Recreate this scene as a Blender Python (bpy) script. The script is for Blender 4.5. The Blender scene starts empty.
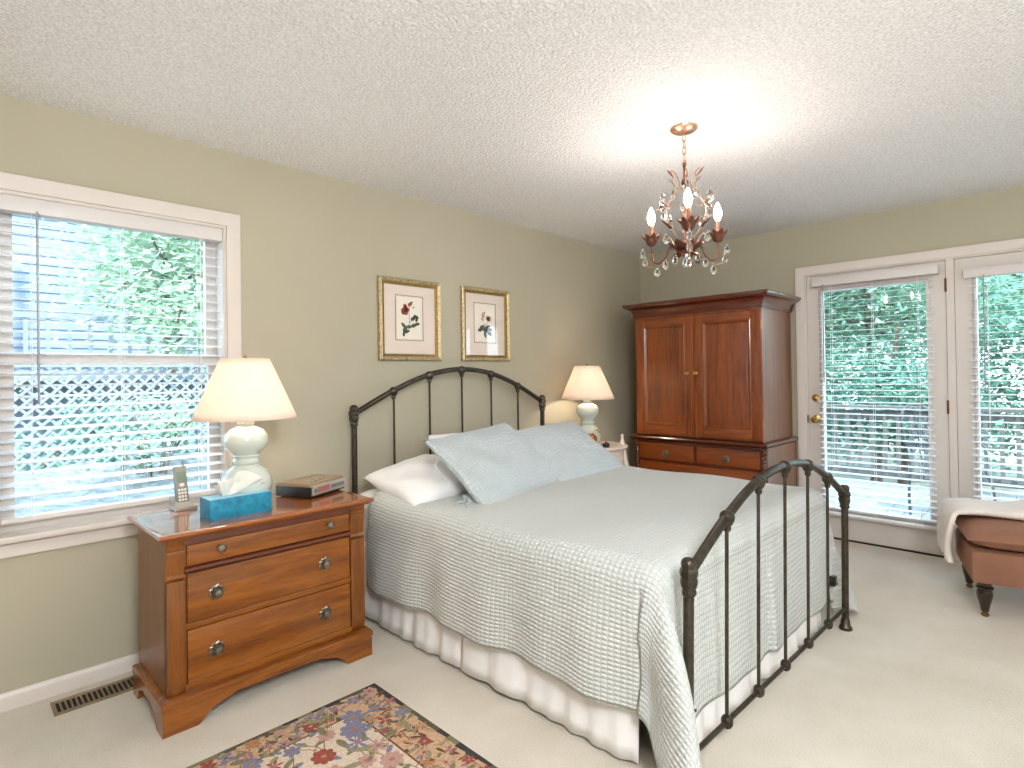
import bpy, bmesh, math, random
from math import sin, cos, pi, radians, hypot, atan2, sqrt
from mathutils import Vector, Matrix

S = bpy.context.scene
COL = S.collection
# ------------------------------------------------------------------ camera
FPX, YAW, PITCH, ROLL, CYP = 570.63, radians(44.812), radians(.5294), radians(-.8231), 369.75
fw = Vector((cos(YAW)*cos(PITCH), sin(YAW)*cos(PITCH), sin(PITCH)))
r0 = Vector((sin(YAW), -cos(YAW), 0)); u0 = r0.cross(fw)
rt = r0*cos(ROLL)+u0*sin(ROLL); up = r0*-sin(ROLL)+u0*cos(ROLL)
cd = bpy.data.cameras.new('camera'); cam = bpy.data.objects.new('camera', cd); COL.objects.link(cam)
cam.matrix_world = Matrix(((rt.x, up.x, -fw.x, 0), (rt.y, up.y, -fw.y, 0), (rt.z, up.z, -fw.z, 1.292), (0, 0, 0, 1)))
cd.sensor_fit = 'HORIZONTAL'; cd.sensor_width = 36; cd.lens = FPX/1024*36; cd.shift_y = (CYP-384)/1024
cd.clip_start = .02
S.camera = cam
# ------------------------------------------------------------------ view, world, sun, large lights
S.view_settings.view_transform = 'Standard'; S.view_settings.look = 'None'
S.view_settings.gamma = 1; S.view_settings.use_curve_mapping = False
S.view_settings.exposure = 1.2
S.cycles.use_denoising = True
S.cycles.max_bounces = 10; S.cycles.diffuse_bounces = 5; S.cycles.transparent_max_bounces = 24
S.cycles.sample_clamp_indirect = 6
WORLD_STRENGTH, SUN_STRENGTH = 3.6, 4.6
BULB_CH, BULB_LAMP, FILL_LIGHT = 104.0, 50.0, 100.0
w = bpy.data.worlds.new('world'); S.world = w; w.use_nodes = True
bg = w.node_tree.nodes['Background']; bg.inputs[0].default_value = (.74, .90, 1.0, 1); bg.inputs[1].default_value = WORLD_STRENGTH
def light(name, kind, loc, energy, color, rot=(0, 0, 0), **kw):
    l = bpy.data.lights.new(name, kind); l.energy = energy; l.color = color
    for k, v in kw.items(): setattr(l, k, v)
    o = bpy.data.objects.new(name, l); COL.objects.link(o); o.location = loc; o.rotation_euler = rot
    return o
light('sun', 'SUN', (-4, -4, 8), SUN_STRENGTH, (1.0, .98, .93), (radians(38), radians(-22), 0), angle=radians(3))
# two fill lights added out of view
light('unseen_fill_globe', 'POINT', (.1, -.8, 2.1), FILL_LIGHT, (.93, .96, 1.0), shadow_soft_size=.35)
light('unseen_fill_area', 'AREA', (2.9, -2.55, 1.45), 10, (.92, .97, 1.0), (radians(90), 0, 0), shape='RECTANGLE', size=2.8, size_y=1.5)

# ------------------------------------------------------------------ materials
def nm(name):
    m = bpy.data.materials.new(name); m.use_nodes = True
    nt = m.node_tree; b = nt.nodes['Principled BSDF']
    return m, nt, b
def lin(c):
    return tuple((x/12.92 if x <= .04045 else ((x+.055)/1.055)**2.4) for x in [v/255 for v in c])+(1,)
def N(nt, t, **kw):
    n = nt.nodes.new(t)
    for k, v in kw.items():
        if k.startswith('i_'):
            key = k[2:]; n.inputs[int(key) if key.isdigit() else key.replace('_', ' ')].default_value = v
        else: setattr(n, k, v)
    return n
def mat(name, c, rough=.5, metal=0, var=.0, vscale=4, bump=0, bscale=40, spec=.5, coat=0, bdist=.01, sheen=0):
    m, nt, b = nm(name); c = lin(c)
    b.inputs['Base Color'].default_value = c; b.inputs['Roughness'].default_value = rough; b.inputs['Metallic'].default_value = metal
    b.inputs['Specular IOR Level'].default_value = spec; b.inputs['Coat Weight'].default_value = coat
    b.inputs['Sheen Weight'].default_value = sheen; b.inputs['Sheen Tint'].default_value = c
    tc = N(nt, 'ShaderNodeTexCoord')
    nz = N(nt, 'ShaderNodeTexNoise', i_Scale=vscale, i_Detail=4.0); nt.links.new(tc.outputs['Object'], nz.inputs['Vector'])
    rmp = N(nt, 'ShaderNodeValToRGB')
    rmp.color_ramp.elements[0].position = .3; rmp.color_ramp.elements[1].position = .7
    k = var
    rmp.color_ramp.elements[0].color = tuple(x*(1-k) for x in c[:3])+(1,); rmp.color_ramp.elements[1].color = tuple(min(1, x*(1+k)) for x in c[:3])+(1,)
    nt.links.new(nz.outputs['Fac'], rmp.inputs['Fac']); nt.links.new(rmp.outputs['Color'], b.inputs['Base Color'])
    if bump:
        n2 = N(nt, 'ShaderNodeTexNoise', i_Scale=bscale, i_Detail=6.0); nt.links.new(tc.outputs['Object'], n2.inputs['Vector'])
        bp = N(nt, 'ShaderNodeBump', i_Strength=bump, i_Distance=bdist)
        nt.links.new(n2.outputs['Fac'], bp.inputs['Height']); nt.links.new(bp.outputs['Normal'], b.inputs['Normal'])
    return m
def wood(name, ca, cb, axis, rough=.3, coat=.3, scale=1.0):
    m, nt, b = nm(name)
    tc = N(nt, 'ShaderNodeTexCoord'); mp = N(nt, 'ShaderNodeMapping')
    s = [9*scale]*3; s[axis] = .8*scale; mp.inputs['Scale'].default_value = s
    nt.links.new(tc.outputs['Object'], mp.inputs['Vector'])
    n1 = N(nt, 'ShaderNodeTexNoise', i_Scale=2.2, i_Detail=6.0, i_Roughness=.6, i_Distortion=.6); nt.links.new(mp.outputs[0], n1.inputs['Vector'])
    n2 = N(nt, 'ShaderNodeTexNoise', i_Scale=14.0, i_Detail=4.0); nt.links.new(mp.outputs[0], n2.inputs['Vector'])
    mx = N(nt, 'ShaderNodeMix', data_type='FLOAT'); mx.inputs[0].default_value = .3
    nt.links.new(n1.outputs['Fac'], mx.inputs[2]); nt.links.new(n2.outputs['Fac'], mx.inputs[3])
    r = N(nt, 'ShaderNodeValToRGB'); r.color_ramp.elements[0].position = .33; r.color_ramp.elements[1].position = .66
    r.color_ramp.elements[0].color = lin(ca); r.color_ramp.elements[1].color = lin(cb)
    nt.links.new(mx.outputs[0], r.inputs['Fac']); nt.links.new(r.outputs['Color'], b.inputs['Base Color'])
    b.inputs['Roughness'].default_value = rough; b.inputs['Coat Weight'].default_value = coat; b.inputs['Coat Roughness'].default_value = .12
    bp = N(nt, 'ShaderNodeBump', i_Strength=.06, i_Distance=.004); nt.links.new(mx.outputs[0], bp.inputs['Height']); nt.links.new(bp.outputs['Normal'], b.inputs['Normal'])
    return m
def emit(name, c, s):
    m = bpy.data.materials.new(name); m.use_nodes = True; nt = m.node_tree; nt.nodes.clear()
    e = N(nt, 'ShaderNodeEmission'); e.inputs[0].default_value = tuple(c)+(1,); e.inputs[1].default_value = s
    o = N(nt, 'ShaderNodeOutputMaterial'); nt.links.new(e.outputs[0], o.inputs[0]); return m
def glass_pane(name, tint=(.96, .99, 1), refl=1.0):
    m = bpy.data.materials.new(name); m.use_nodes = True; nt = m.node_tree; nt.nodes.clear()
    t = N(nt, 'ShaderNodeBsdfTransparent'); t.inputs[0].default_value = tuple(tint)+(1,)
    g = N(nt, 'ShaderNodeBsdfGlossy'); g.inputs['Roughness'].default_value = .01
    f = N(nt, 'ShaderNodeFresnel'); ge = N(nt, 'ShaderNodeNewGeometry'); io = N(nt, 'ShaderNodeMapRange')
    io.inputs['To Min'].default_value = 1.45; io.inputs['To Max'].default_value = 1/1.45   # a thin pane reflects alike from both faces
    nt.links.new(ge.outputs['Backfacing'], io.inputs['Value']); nt.links.new(io.outputs[0], f.inputs[0])
    x = N(nt, 'ShaderNodeMixShader'); nt.links.new(f.outputs[0], x.inputs[0]); nt.links.new(t.outputs[0], x.inputs[1]); nt.links.new(g.outputs[0], x.inputs[2])
    o = N(nt, 'ShaderNodeOutputMaterial'); nt.links.new(x.outputs[0], o.inputs[0]); return m
def translucent(name, c, fac=.5, rough=.9):
    m = bpy.data.materials.new(name); m.use_nodes = True; nt = m.node_tree; nt.nodes.clear()
    d = N(nt, 'ShaderNodeBsdfDiffuse'); d.inputs[0].default_value = lin(c)
    t = N(nt, 'ShaderNodeBsdfTranslucent'); t.inputs[0].default_value = lin(c)
    x = N(nt, 'ShaderNodeMixShader'); x.inputs[0].default_value = fac
    nt.links.new(d.outputs[0], x.inputs[1]); nt.links.new(t.outputs[0], x.inputs[2])
    tc = N(nt, 'ShaderNodeTexCoord'); n = N(nt, 'ShaderNodeTexNoise', i_Scale=220.0, i_Detail=2.0); nt.links.new(tc.outputs['Object'], n.inputs['Vector'])
    bp = N(nt, 'ShaderNodeBump', i_Strength=.1, i_Distance=.002); nt.links.new(n.outputs['Fac'], bp.inputs['Height']); nt.links.new(bp.outputs['Normal'], d.inputs['Normal'])
    o = N(nt, 'ShaderNodeOutputMaterial'); nt.links.new(x.outputs[0], o.inputs[0]); return m

M = {}
M['wall'] = mat('wall_paint', (177, 171, 151), .75, var=.03, vscale=1.5, bump=.12, bscale=160, bdist=.002, spec=.25)
M['trim'] = mat('trim_paint', (212, 203, 196), .38, var=.015, vscale=3)
M['doorpaint'] = mat('door_paint', (210, 201, 194), .4, var=.015, vscale=3)
def ceiling_mat():
    m, nt, b = nm('popcorn_ceiling'); tc = N(nt, 'ShaderNodeTexCoord')
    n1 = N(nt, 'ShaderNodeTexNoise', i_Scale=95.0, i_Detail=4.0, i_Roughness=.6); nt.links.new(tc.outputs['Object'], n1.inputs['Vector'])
    v = N(nt, 'ShaderNodeTexVoronoi', i_Scale=85.0); nt.links.new(tc.outputs['Object'], v.inputs['Vector'])
    a = N(nt, 'ShaderNodeMath', operation='SUBTRACT'); nt.links.new(n1.outputs['Fac'], a.inputs[0]); nt.links.new(v.outputs['Distance'], a.inputs[1])
    bp = N(nt, 'ShaderNodeBump', i_Strength=.6, i_Distance=.010); nt.links.new(a.outputs[0], bp.inputs['Height']); nt.links.new(bp.outputs['Normal'], b.inputs['Normal'])
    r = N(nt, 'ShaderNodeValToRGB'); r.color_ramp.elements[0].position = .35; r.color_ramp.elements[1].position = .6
    r.color_ramp.elements[0].color = lin((222, 222, 223)); r.color_ramp.elements[1].color = lin((246, 246, 247))  # darker low spots paint crevice shade into the ceiling colour
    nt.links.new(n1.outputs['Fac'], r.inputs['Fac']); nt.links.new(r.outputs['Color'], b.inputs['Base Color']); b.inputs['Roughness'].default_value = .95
    b.inputs['Specular IOR Level'].default_value = .1
    return m
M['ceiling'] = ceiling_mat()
def carpet_mat():
    m, nt, b = nm('carpet_cream'); tc = N(nt, 'ShaderNodeTexCoord')
    n1 = N(nt, 'ShaderNodeTexNoise', i_Scale=230.0, i_Detail=3.0); nt.links.new(tc.outputs['Object'], n1.inputs['Vector'])
    n2 = N(nt, 'ShaderNodeTexNoise', i_Scale=2.6, i_Detail=5.0); nt.links.new(tc.outputs['Object'], n2.inputs['Vector'])
    mx = N(nt, 'ShaderNodeMix', data_type='FLOAT'); mx.inputs[0].default_value = .45
    nt.links.new(n1.outputs['Fac'], mx.inputs[2]); nt.links.new(n2.outputs['Fac'], mx.inputs[3])
    r = N(nt, 'ShaderNodeValToRGB'); r.color_ramp.elements[0].position = .36; r.color_ramp.elements[1].position = .62
    r.color_ramp.elements[0].color = lin((200, 190, 173)); r.color_ramp.elements[1].color = lin((222, 214, 200))
    nt.links.new(mx.outputs[0], r.inputs['Fac']); nt.links.new(r.outputs['Color'], b.inputs['Base Color'])
    bp = N(nt, 'ShaderNodeBump', i_Strength=.5, i_Distance=.008); nt.links.new(n1.outputs['Fac'], bp.inputs['Height']); nt.links.new(bp.outputs['Normal'], b.inputs['Normal'])
    b.inputs['Roughness'].default_value = 1; b.inputs['Specular IOR Level'].default_value = .05; b.inputs['Sheen Weight'].default_value = .15
    return m
M['carpet'] = carpet_mat()
CH = ((98, 49, 11), (156, 91, 27))
M['cherry_x'] = wood('cherry_grain_across', *CH, 0, .26); M['cherry_z'] = wood('cherry_grain_up', (96, 52, 16), (140, 82, 27), 2, .36, .12); M['cherry_y'] = wood('cherry_grain_deep', *CH, 1, .22, .5)
M['cherry_dark'] = wood('cherry_moulding', (78, 34, 18), (108, 52, 26), 0, .25)
M['cherry_top'] = wood('cherry_top', (126, 68, 26), (164, 94, 40), 0, .09, .8)
AR = ((92, 38, 10), (150, 75, 24))
M['maho_z'] = wood('mahogany_grain_up', *AR, 2, .3, .4); M['maho_y'] = wood('mahogany_grain_across', *AR, 1, .28, .4)
M['maho_dark'] = wood('mahogany_moulding', (70, 26, 12), (100, 42, 20), 1, .22, .5)
M['maho_side'] = wood('mahogany_side', (96, 58, 32), (128, 82, 50), 2, .34, .3)
M['pewter'] = mat('pewter', (136, 128, 114), .4, 1, var=.3, vscale=60)
M['brass'] = mat('brass', (196, 160, 96), .22, 1, var=.1, vscale=30)
M['oldbrass'] = mat('aged_brass', (140, 104, 58), .35, 1, var=.2, vscale=40)
M['iron'] = mat('bed_iron', (72, 66, 57), .32, .75, var=.28, vscale=35, bump=.12, bscale=120, bdist=.002)
M['hinge'] = mat('hinge_metal', (96, 50, 34), .4, .6)
M['white_cotton'] = mat('white_cotton', (238, 236, 236), .9, var=.02, vscale=8, bump=.25, bscale=14, bdist=.012, spec=.1, sheen=.1)
M['skirt'] = mat('skirt_cotton', (238, 236, 236), .9, var=.02, vscale=8, bump=.15, bscale=30, bdist=.006, spec=.1)
M['mattress'] = mat('mattress_ticking', (226, 224, 220), .9)
def quilt_mat(name, c, k=1.0, depth=.006, warp=.012):
    m, nt, b = nm(name); uv = N(nt, 'ShaderNodeUVMap'); sp = N(nt, 'ShaderNodeSeparateXYZ')
    nz = N(nt, 'ShaderNodeTexNoise', i_Scale=9.0, i_Detail=2.0); nt.links.new(uv.outputs[0], nz.inputs['Vector'])
    vm = N(nt, 'ShaderNodeVectorMath', operation='MULTIPLY_ADD'); vm.inputs[1].default_value = (warp, warp, 0)
    nt.links.new(nz.outputs['Color'], vm.inputs[0]); nt.links.new(uv.outputs[0], vm.inputs[2]); nt.links.new(vm.outputs[0], sp.inputs[0])
    def wv(out, f, ph=None):
        a = N(nt, 'ShaderNodeMath', operation='MULTIPLY'); a.inputs[1].default_value = f; nt.links.new(out, a.inputs[0])
        if ph is not None:
            a2 = N(nt, 'ShaderNodeMath', operation='ADD'); nt.links.new(a.outputs[0], a2.inputs[0]); nt.links.new(ph, a2.inputs[1]); a = a2
        s = N(nt, 'ShaderNodeMath', operation='SINE'); nt.links.new(a.outputs[0], s.inputs[0])
        q = N(nt, 'ShaderNodeMath', operation='ABSOLUTE'); nt.links.new(s.outputs[0], q.inputs[0]); return q.outputs[0]
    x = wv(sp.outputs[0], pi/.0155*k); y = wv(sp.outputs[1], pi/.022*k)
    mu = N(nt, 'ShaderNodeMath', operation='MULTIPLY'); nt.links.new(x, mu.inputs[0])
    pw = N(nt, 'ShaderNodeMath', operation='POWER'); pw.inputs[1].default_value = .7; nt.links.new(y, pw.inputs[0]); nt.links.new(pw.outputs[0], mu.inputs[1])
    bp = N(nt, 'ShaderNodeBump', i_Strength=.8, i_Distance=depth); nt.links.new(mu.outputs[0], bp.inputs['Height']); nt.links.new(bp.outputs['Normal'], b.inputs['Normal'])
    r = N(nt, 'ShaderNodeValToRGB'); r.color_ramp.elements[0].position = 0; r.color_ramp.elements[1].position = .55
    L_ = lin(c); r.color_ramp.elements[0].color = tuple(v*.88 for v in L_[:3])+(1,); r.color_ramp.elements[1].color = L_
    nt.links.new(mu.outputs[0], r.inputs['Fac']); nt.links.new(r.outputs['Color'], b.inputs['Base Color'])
    b.inputs['Roughness'].default_value = .9; b.inputs['Specular IOR Level'].default_value = .1; b.inputs['Sheen Weight'].default_value = .15
    return m
M['quilt'] = quilt_mat('pale_blue_quilting', (208, 211, 208))
M['sham'] = quilt_mat('pale_blue_sham', (196, 205, 208), .9, .007, .035)
M['ceramic'] = mat('celadon_ceramic', (196, 205, 197), .12, var=.02, vscale=6, coat=.6)
M['shade'] = translucent('lamp_shade_linen', (244, 232, 222), .45)
M['bulb_ch'] = emit('candle_bulb_glow', (1, .87, .79), BULB_CH)
M['bulb_lamp'] = emit('lamp_bulb_glow', (1, .87, .68), BULB_LAMP)
M['copper'] = mat('chandelier_bronze', (112, 72, 58), .38, .7, var=.3, vscale=50)
M['gilt'] = mat('chandelier_gilt', (200, 160, 132), .3, .85, var=.15, vscale=40)
M['candle'] = mat('candle_sleeve', (150, 98, 70), .5)
def crystal():
    m, nt, b = nm('crystal'); b.inputs['Transmission Weight'].default_value = 1; b.inputs['Roughness'].default_value = 0
    b.inputs['IOR'].default_value = 1.5; b.inputs['Base Color'].default_value = (1, .99, .98, 1); return m
M['crystal'] = crystal()
M['pane'] = glass_pane('window_pane')
M['picglass'] = glass_pane('picture_pane', (1, 1, 1))
M['blind'] = translucent('blind_vinyl', (244, 246, 250), .25)
M['blindhead'] = mat('blind_headrail', (212, 206, 204), .4)
M['cord'] = mat('blind_cord', (236, 236, 236), .7)
M['wand'] = mat('blind_wand', (150, 150, 158), .25)
M['gold'] = mat('gilt_frame', (184, 168, 130), .38, .55, var=.35, vscale=70, bump=.5, bscale=110, bdist=.004)
M['golddark'] = mat('gilt_frame_inner', (140, 112, 62), .4, .6, var=.3, vscale=90, bump=.5, bscale=120, bdist=.004)
M['matboard'] = mat('mat_board', (226, 212, 200), .9)
M['paper'] = mat('print_paper', (236, 230, 216), .9)
M['printline'] = mat('print_line', (150, 138, 116), .9)
M['rosered'] = mat('print_rose', (196, 96, 84), .9, var=.25, vscale=90)
M['leafgrey'] = mat('print_leaf', (84, 92, 84), .9, var=.2, vscale=90)
M['printpink'] = mat('print_pink', (206, 160, 140), .9, var=.15, vscale=90)
M['tissuebox'] = mat('tissue_box_teal', (22, 128, 160), .55, var=.35, vscale=38)
M['tissueside'] = mat('tissue_box_pale', (150, 200, 220), .55, var=.1)
M['tissue'] = translucent('tissue_paper', (246, 242, 236), .2)
M['black'] = mat('black_plastic', (30, 28, 26), .4)
M['bronze_plastic'] = mat('taupe_plastic', (150, 128, 100), .35, .2)
M['silver'] = mat('silver_plastic', (176, 172, 166), .3, .5)
M['grey'] = mat('grey_plastic', (120, 118, 114), .4)
M['lcd'] = mat('lcd_screen', (104, 124, 112), .2)
M['redled'] = mat('display_red', (170, 96, 84), .3)
M['keys'] = mat('key_white', (222, 218, 208), .4)
M['white_paint'] = mat('antique_white_paint', (228, 214, 202), .45, var=.04, vscale=12)
M['velvet'] = mat('rose_brown_velvet', (140, 97, 76), .85, var=.1, vscale=5, sheen=.5, bump=.1, bscale=200, bdist=.002)
M['throw'] = mat('cream_throw', (232, 222, 214), .95, var=.03, vscale=20, bump=.5, bscale=70, bdist=.008)
M['darkwood'] = wood('dark_turned_wood', (26, 11, 8), (44, 20, 12), 2, .2, .6)
M['amber'] = mat('amber_trinket', (186, 120, 66), .25, .5)
M['vent'] = mat('vent_brown', (150, 132, 106), .4, .6)
M['ventdark'] = mat('vent_dark', (26, 22, 18), .7)
M['rawwood'] = wood('raw_pine', (150, 106, 62), (180, 134, 86), 0, .6, 0)
# outdoor
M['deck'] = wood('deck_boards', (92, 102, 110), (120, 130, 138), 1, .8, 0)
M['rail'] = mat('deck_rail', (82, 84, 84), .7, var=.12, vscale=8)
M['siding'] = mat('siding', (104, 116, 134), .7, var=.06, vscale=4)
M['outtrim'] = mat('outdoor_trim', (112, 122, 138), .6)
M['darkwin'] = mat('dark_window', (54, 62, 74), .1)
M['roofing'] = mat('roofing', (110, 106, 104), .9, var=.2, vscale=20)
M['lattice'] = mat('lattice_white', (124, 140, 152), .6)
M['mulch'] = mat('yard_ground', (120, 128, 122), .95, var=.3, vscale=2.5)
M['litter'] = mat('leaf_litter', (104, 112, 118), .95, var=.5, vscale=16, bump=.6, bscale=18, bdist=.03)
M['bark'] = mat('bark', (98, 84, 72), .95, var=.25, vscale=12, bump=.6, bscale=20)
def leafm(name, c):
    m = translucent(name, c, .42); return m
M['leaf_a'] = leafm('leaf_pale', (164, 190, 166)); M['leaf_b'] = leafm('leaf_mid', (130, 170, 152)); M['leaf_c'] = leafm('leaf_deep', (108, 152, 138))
M['patio'] = mat('patio_iron', (60, 66, 72), .5, .5)
M['concrete'] = mat('house_wall_outside', (170, 168, 160), .9)

# ------------------------------------------------------------------ mesh building
class MB:
    def __init__(s): s.v = []; s.f = []; s.mi = []; s.cur = 0; s.uv = None
    def add(s, vs, fs):
        o = len(s.v); s.v += [tuple(p) for p in vs]; s.f += [tuple(i+o for i in f) for f in fs]; s.mi += [s.cur]*len(fs); return s
    def box(s, x0, x1, y0, y1, z0, z1, bev=0, mx=None):
        if bev:
            bm = bmesh.new(); bmesh.ops.create_cube(bm, size=1)
            for v in bm.verts: v.co = Vector(((x0+x1)/2+v.co.x*(x1-x0), (y0+y1)/2+v.co.y*(y1-y0), (z0+z1)/2+v.co.z*(z1-z0)))
            bmesh.ops.bevel(bm, geom=bm.edges[:]+bm.verts[:], offset=bev, segments=2, profile=.6, affect='EDGES')
            bm.verts.index_update(); vs = [v.co.copy() for v in bm.verts]; fs = [[v.index for v in f.verts] for f in bm.faces]; bm.free()
        else:
            vs = [Vector(p) for p in ((x0, y0, z0), (x1, y0, z0), (x1, y1, z0), (x0, y1, z0), (x0, y0, z1), (x1, y0, z1), (x1, y1, z1), (x0, y1, z1))]
            fs = [(0, 3, 2, 1), (4, 5, 6, 7), (0, 1, 5, 4), (1, 2, 6, 5), (2, 3, 7, 6), (3, 0, 4, 7)]
        if mx is not None: vs = [mx @ v for v in vs]
        return s.add(vs, fs)
    def grid(s, nu, nv, fn, closeu=False, closev=False):
        vs = [fn(i, j) for j in range(nv) for i in range(nu)]; fs = []
        for j in range(nv if closev else nv-1):
            for i in range(nu if closeu else nu-1):
                a = j*nu+i; b = j*nu+(i+1) % nu; c = ((j+1) % nv)*nu+(i+1) % nu; d = ((j+1) % nv)*nu+i
                fs.append((a, b, c, d))
        return s.add(vs, fs)
    def lathe(s, prof, c=(0, 0, 0), n=24, mx=None, lobes=0, lobeamp=0):
        def P(i, j):
            r, z = prof[j]; a = 2*pi*i/n
            if lobes: r = r*(1+lobeamp*cos(lobes*a))
            p = Vector((r*cos(a), r*sin(a), z))
            if mx is not None: p = mx @ p
            return p+Vector(c)
        s.grid(n, len(prof), P, closeu=True)
        o = len(s.v)-n*len(prof)
        for j, rev in ((0, True), (len(prof)-1, False)):
            if prof[j][0] > 1e-5:
                idx = [o+j*n+i for i in range(n)]
                s.f.append(tuple(reversed(idx)) if rev else tuple(idx)); s.mi.append(s.cur)
        return s
    def tube(s, path, r, n=10, closed=False, cap=True):
        path = [Vector(p) for p in path]; m = len(path)
        rs = r if isinstance(r, (list, tuple)) else [r]*m
        T = []
        for i in range(m):
            a = path[(i-1) % m] if (closed or i > 0) else path[i]; b = path[(i+1) % m] if (closed or i < m-1) else path[i]
            t = (b-a); T.append(t.normalized() if t.length > 1e-9 else Vector((0, 0, 1)))
        ref = Vector((0, 0, 1)) if abs(T[0].z) < .9 else Vector((1, 0, 0))
        nrm = (ref-T[0]*ref.dot(T[0])).normalized(); fr = []
        for i in range(m):
            nrm = (nrm-T[i]*nrm.dot(T[i])); nrm = nrm.normalized() if nrm.length > 1e-6 else T[i].orthogonal().normalized()
            fr.append((nrm.copy(), T[i].cross(nrm)))
        s.grid(n, m, lambda i, j: path[j]+(fr[j][0]*cos(2*pi*i/n)+fr[j][1]*sin(2*pi*i/n))*rs[j], closeu=True, closev=closed)
        if cap and not closed:
            o = len(s.v)-n*m
            s.f.append(tuple(o+i for i in reversed(range(n)))); s.f.append(tuple(o+(m-1)*n+i for i in range(n))); s.mi += [s.cur]*2
        return s
    def prism(s, poly, a, b, fn):
        """polygon (p,q) extruded from a to b; fn(p,q,t)->xyz"""
        n = len(poly); vs = [fn(p, q, a) for p, q in poly]+[fn(p, q, b) for p, q in poly]
        fs = [tuple(range(n)), tuple(reversed(range(n, 2*n)))]+[(i, i+n, (i+1) % n+n, (i+1) % n) for i in range(n)]
        return s.add(vs, fs)
    def sweep(s, prof, pts, fn, closed=True):
        """mitred moulding: prof [(out,h)], pts corner polygon 2d (ccw => out is outward), fn(x,y,h)->xyz"""
        n = len(pts); dirs = []
        for i in range(n):
            p = Vector(pts[i]).to_2d()
            def nn(a, b):
                d = (Vector(b)-Vector(a)).to_2d().normalized(); return Vector((d.y, -d.x))
            if closed: n1 = nn(pts[i-1], pts[i]); n2 = nn(pts[i], pts[(i+1) % n])
            else:
                n1 = nn(pts[i-1], pts[i]) if i > 0 else nn(pts[0], pts[1]); n2 = nn(pts[i], pts[i+1]) if i < n-1 else n1
            k = (n1+n2); dirs.append(k/(1+n1.dot(n2)))
        m = len(prof)
        s.grid(m, n, lambda i, j: fn(pts[j][0]+dirs[j].x*prof[i][0], pts[j][1]+dirs[j].y*prof[i][0], prof[i][1]), closeu=True, closev=closed)
        if not closed:
            o = len(s.v)-m*n
            s.f.append(tuple(o+i for i in range(m))); s.f.append(tuple(o+(n-1)*m+i for i in reversed(range(m)))); s.mi += [s.cur]*2
        return s
    def ball(s, c, r, n=12, m=8):
        rx, ry, rz = r if isinstance(r, (tuple, list)) else (r, r, r)
        vs = [(c[0], c[1], c[2]-rz)]; fs = []
        for j in range(1, m):
            a = -pi/2+pi*j/m
            for i in range(n): vs.append((c[0]+rx*cos(a)*cos(2*pi*i/n), c[1]+ry*cos(a)*sin(2*pi*i/n), c[2]+rz*sin(a)))
        vs.append((c[0], c[1], c[2]+rz)); L = len(vs)-1
        for i in range(n): fs.append((0, 1+(i+1) % n, 1+i)); fs.append((L, L-n+i, L-n+(i+1) % n))
        for j in range(m-2):
            for i in range(n):
                a = 1+j*n+i; b = 1+j*n+(i+1) % n; fs.append((a, b, b+n, a+n))
        return s.add(vs, fs)
    def build(s, name, m, parent=None, loc=None, ang=35, local=False, recalc=True):
        me = bpy.data.meshes.new(name)
        o = bpy.data.objects.new(name, me); COL.objects.link(o)
        off = Vector((0, 0, 0))
        if parent is not None:
            o.parent = parent
            if not local:
                q = parent
                while q is not None: off += q.location; q = q.parent
        elif loc is not None:
            o.location = loc
            if not local: off = Vector(loc)
        me.from_pydata([tuple(Vector(p)-off) for p in s.v], [], s.f)
        for mm in (m if isinstance(m, (list, tuple)) else [m]): me.materials.append(mm)
        if any(s.mi): me.polygons.foreach_set('material_index', s.mi)
        if s.uv:
            ul = me.uv_layers.new(name='UVMap')
            for lp in me.loops: ul.data[lp.index].uv = s.uv[lp.vertex_index]
        if recalc:
            bm = bmesh.new(); bm.from_mesh(me); bmesh.ops.recalc_face_normals(bm, faces=bm.faces[:]); bm.to_mesh(me); bm.free()
        me.shade_smooth(); me.set_sharp_from_angle(angle=radians(ang))
        return o
def tag(o, label, cat, group=None, kind=None):
    o['label'] = label; o['category'] = cat
    if group: o['group'] = group
    if kind: o['kind'] = kind
    return o
def thing(name, label, cat, loc, rz=0, group=None, kind=None):
    o = bpy.data.objects.new(name, None); COL.objects.link(o); o.empty_display_size = .05
    o.location = loc; o.rotation_euler = (0, 0, rz); return tag(o, label, cat, group, kind)
def struct(o, label=None):
    o['kind'] = 'structure'
    if label: o['label'] = label
    return o
def arc(c, r, a0, a1, n): return [(c[0]+r*cos(a0+(a1-a0)*i/n), c[1]+r*sin(a0+(a1-a0)*i/n)) for i in range(n+1)]

# ------------------------------------------------------------------ room shell
YW, XW, H = 3.025, 4.838, 2.44
X0, Y0, T = -1.9, -2.7, .14
struct(MB().box(X0-T, XW+T, Y0-T, YW+T, -.12, 0).build('floor', M['carpet']))
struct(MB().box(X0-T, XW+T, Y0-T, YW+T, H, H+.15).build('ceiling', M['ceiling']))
WX0, WX1, WZ0, WZ1 = .155, 1.022, .68, 2.06      # window opening in the bed wall
m = MB(); m.box(X0-T, WX0, YW, YW+T, 0, H); m.box(WX1, XW+T, YW, YW+T, 0, H); m.box(WX0, WX1, YW, YW+T, 0, WZ0); m.box(WX0, WX1, YW, YW+T, WZ1, H)
struct(m.build('wall_left', M['wall']))
DY0, DY1, DZ = -.36, 1.53, 2.045                  # opening for door and fixed panel
m = MB(); m.box(XW, XW+T, DY1, YW, 0, H); m.box(XW, XW+T, Y0, DY0, 0, H); m.box(XW, XW+T, DY0, DY1, DZ, H)
struct(m.build('wall_back', M['wall']))
struct(MB().box(X0-T, X0, Y0, YW, 0, H).build('wall_front', M['wall']))
struct(MB().box(X0, XW, Y0-T, Y0, 0, H).build('wall_right', M['wall']))
BBP = [(0, 0), (.014, 0), (.014, .048), (.009, .06), (.004, .068), (0, .068)]
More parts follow.
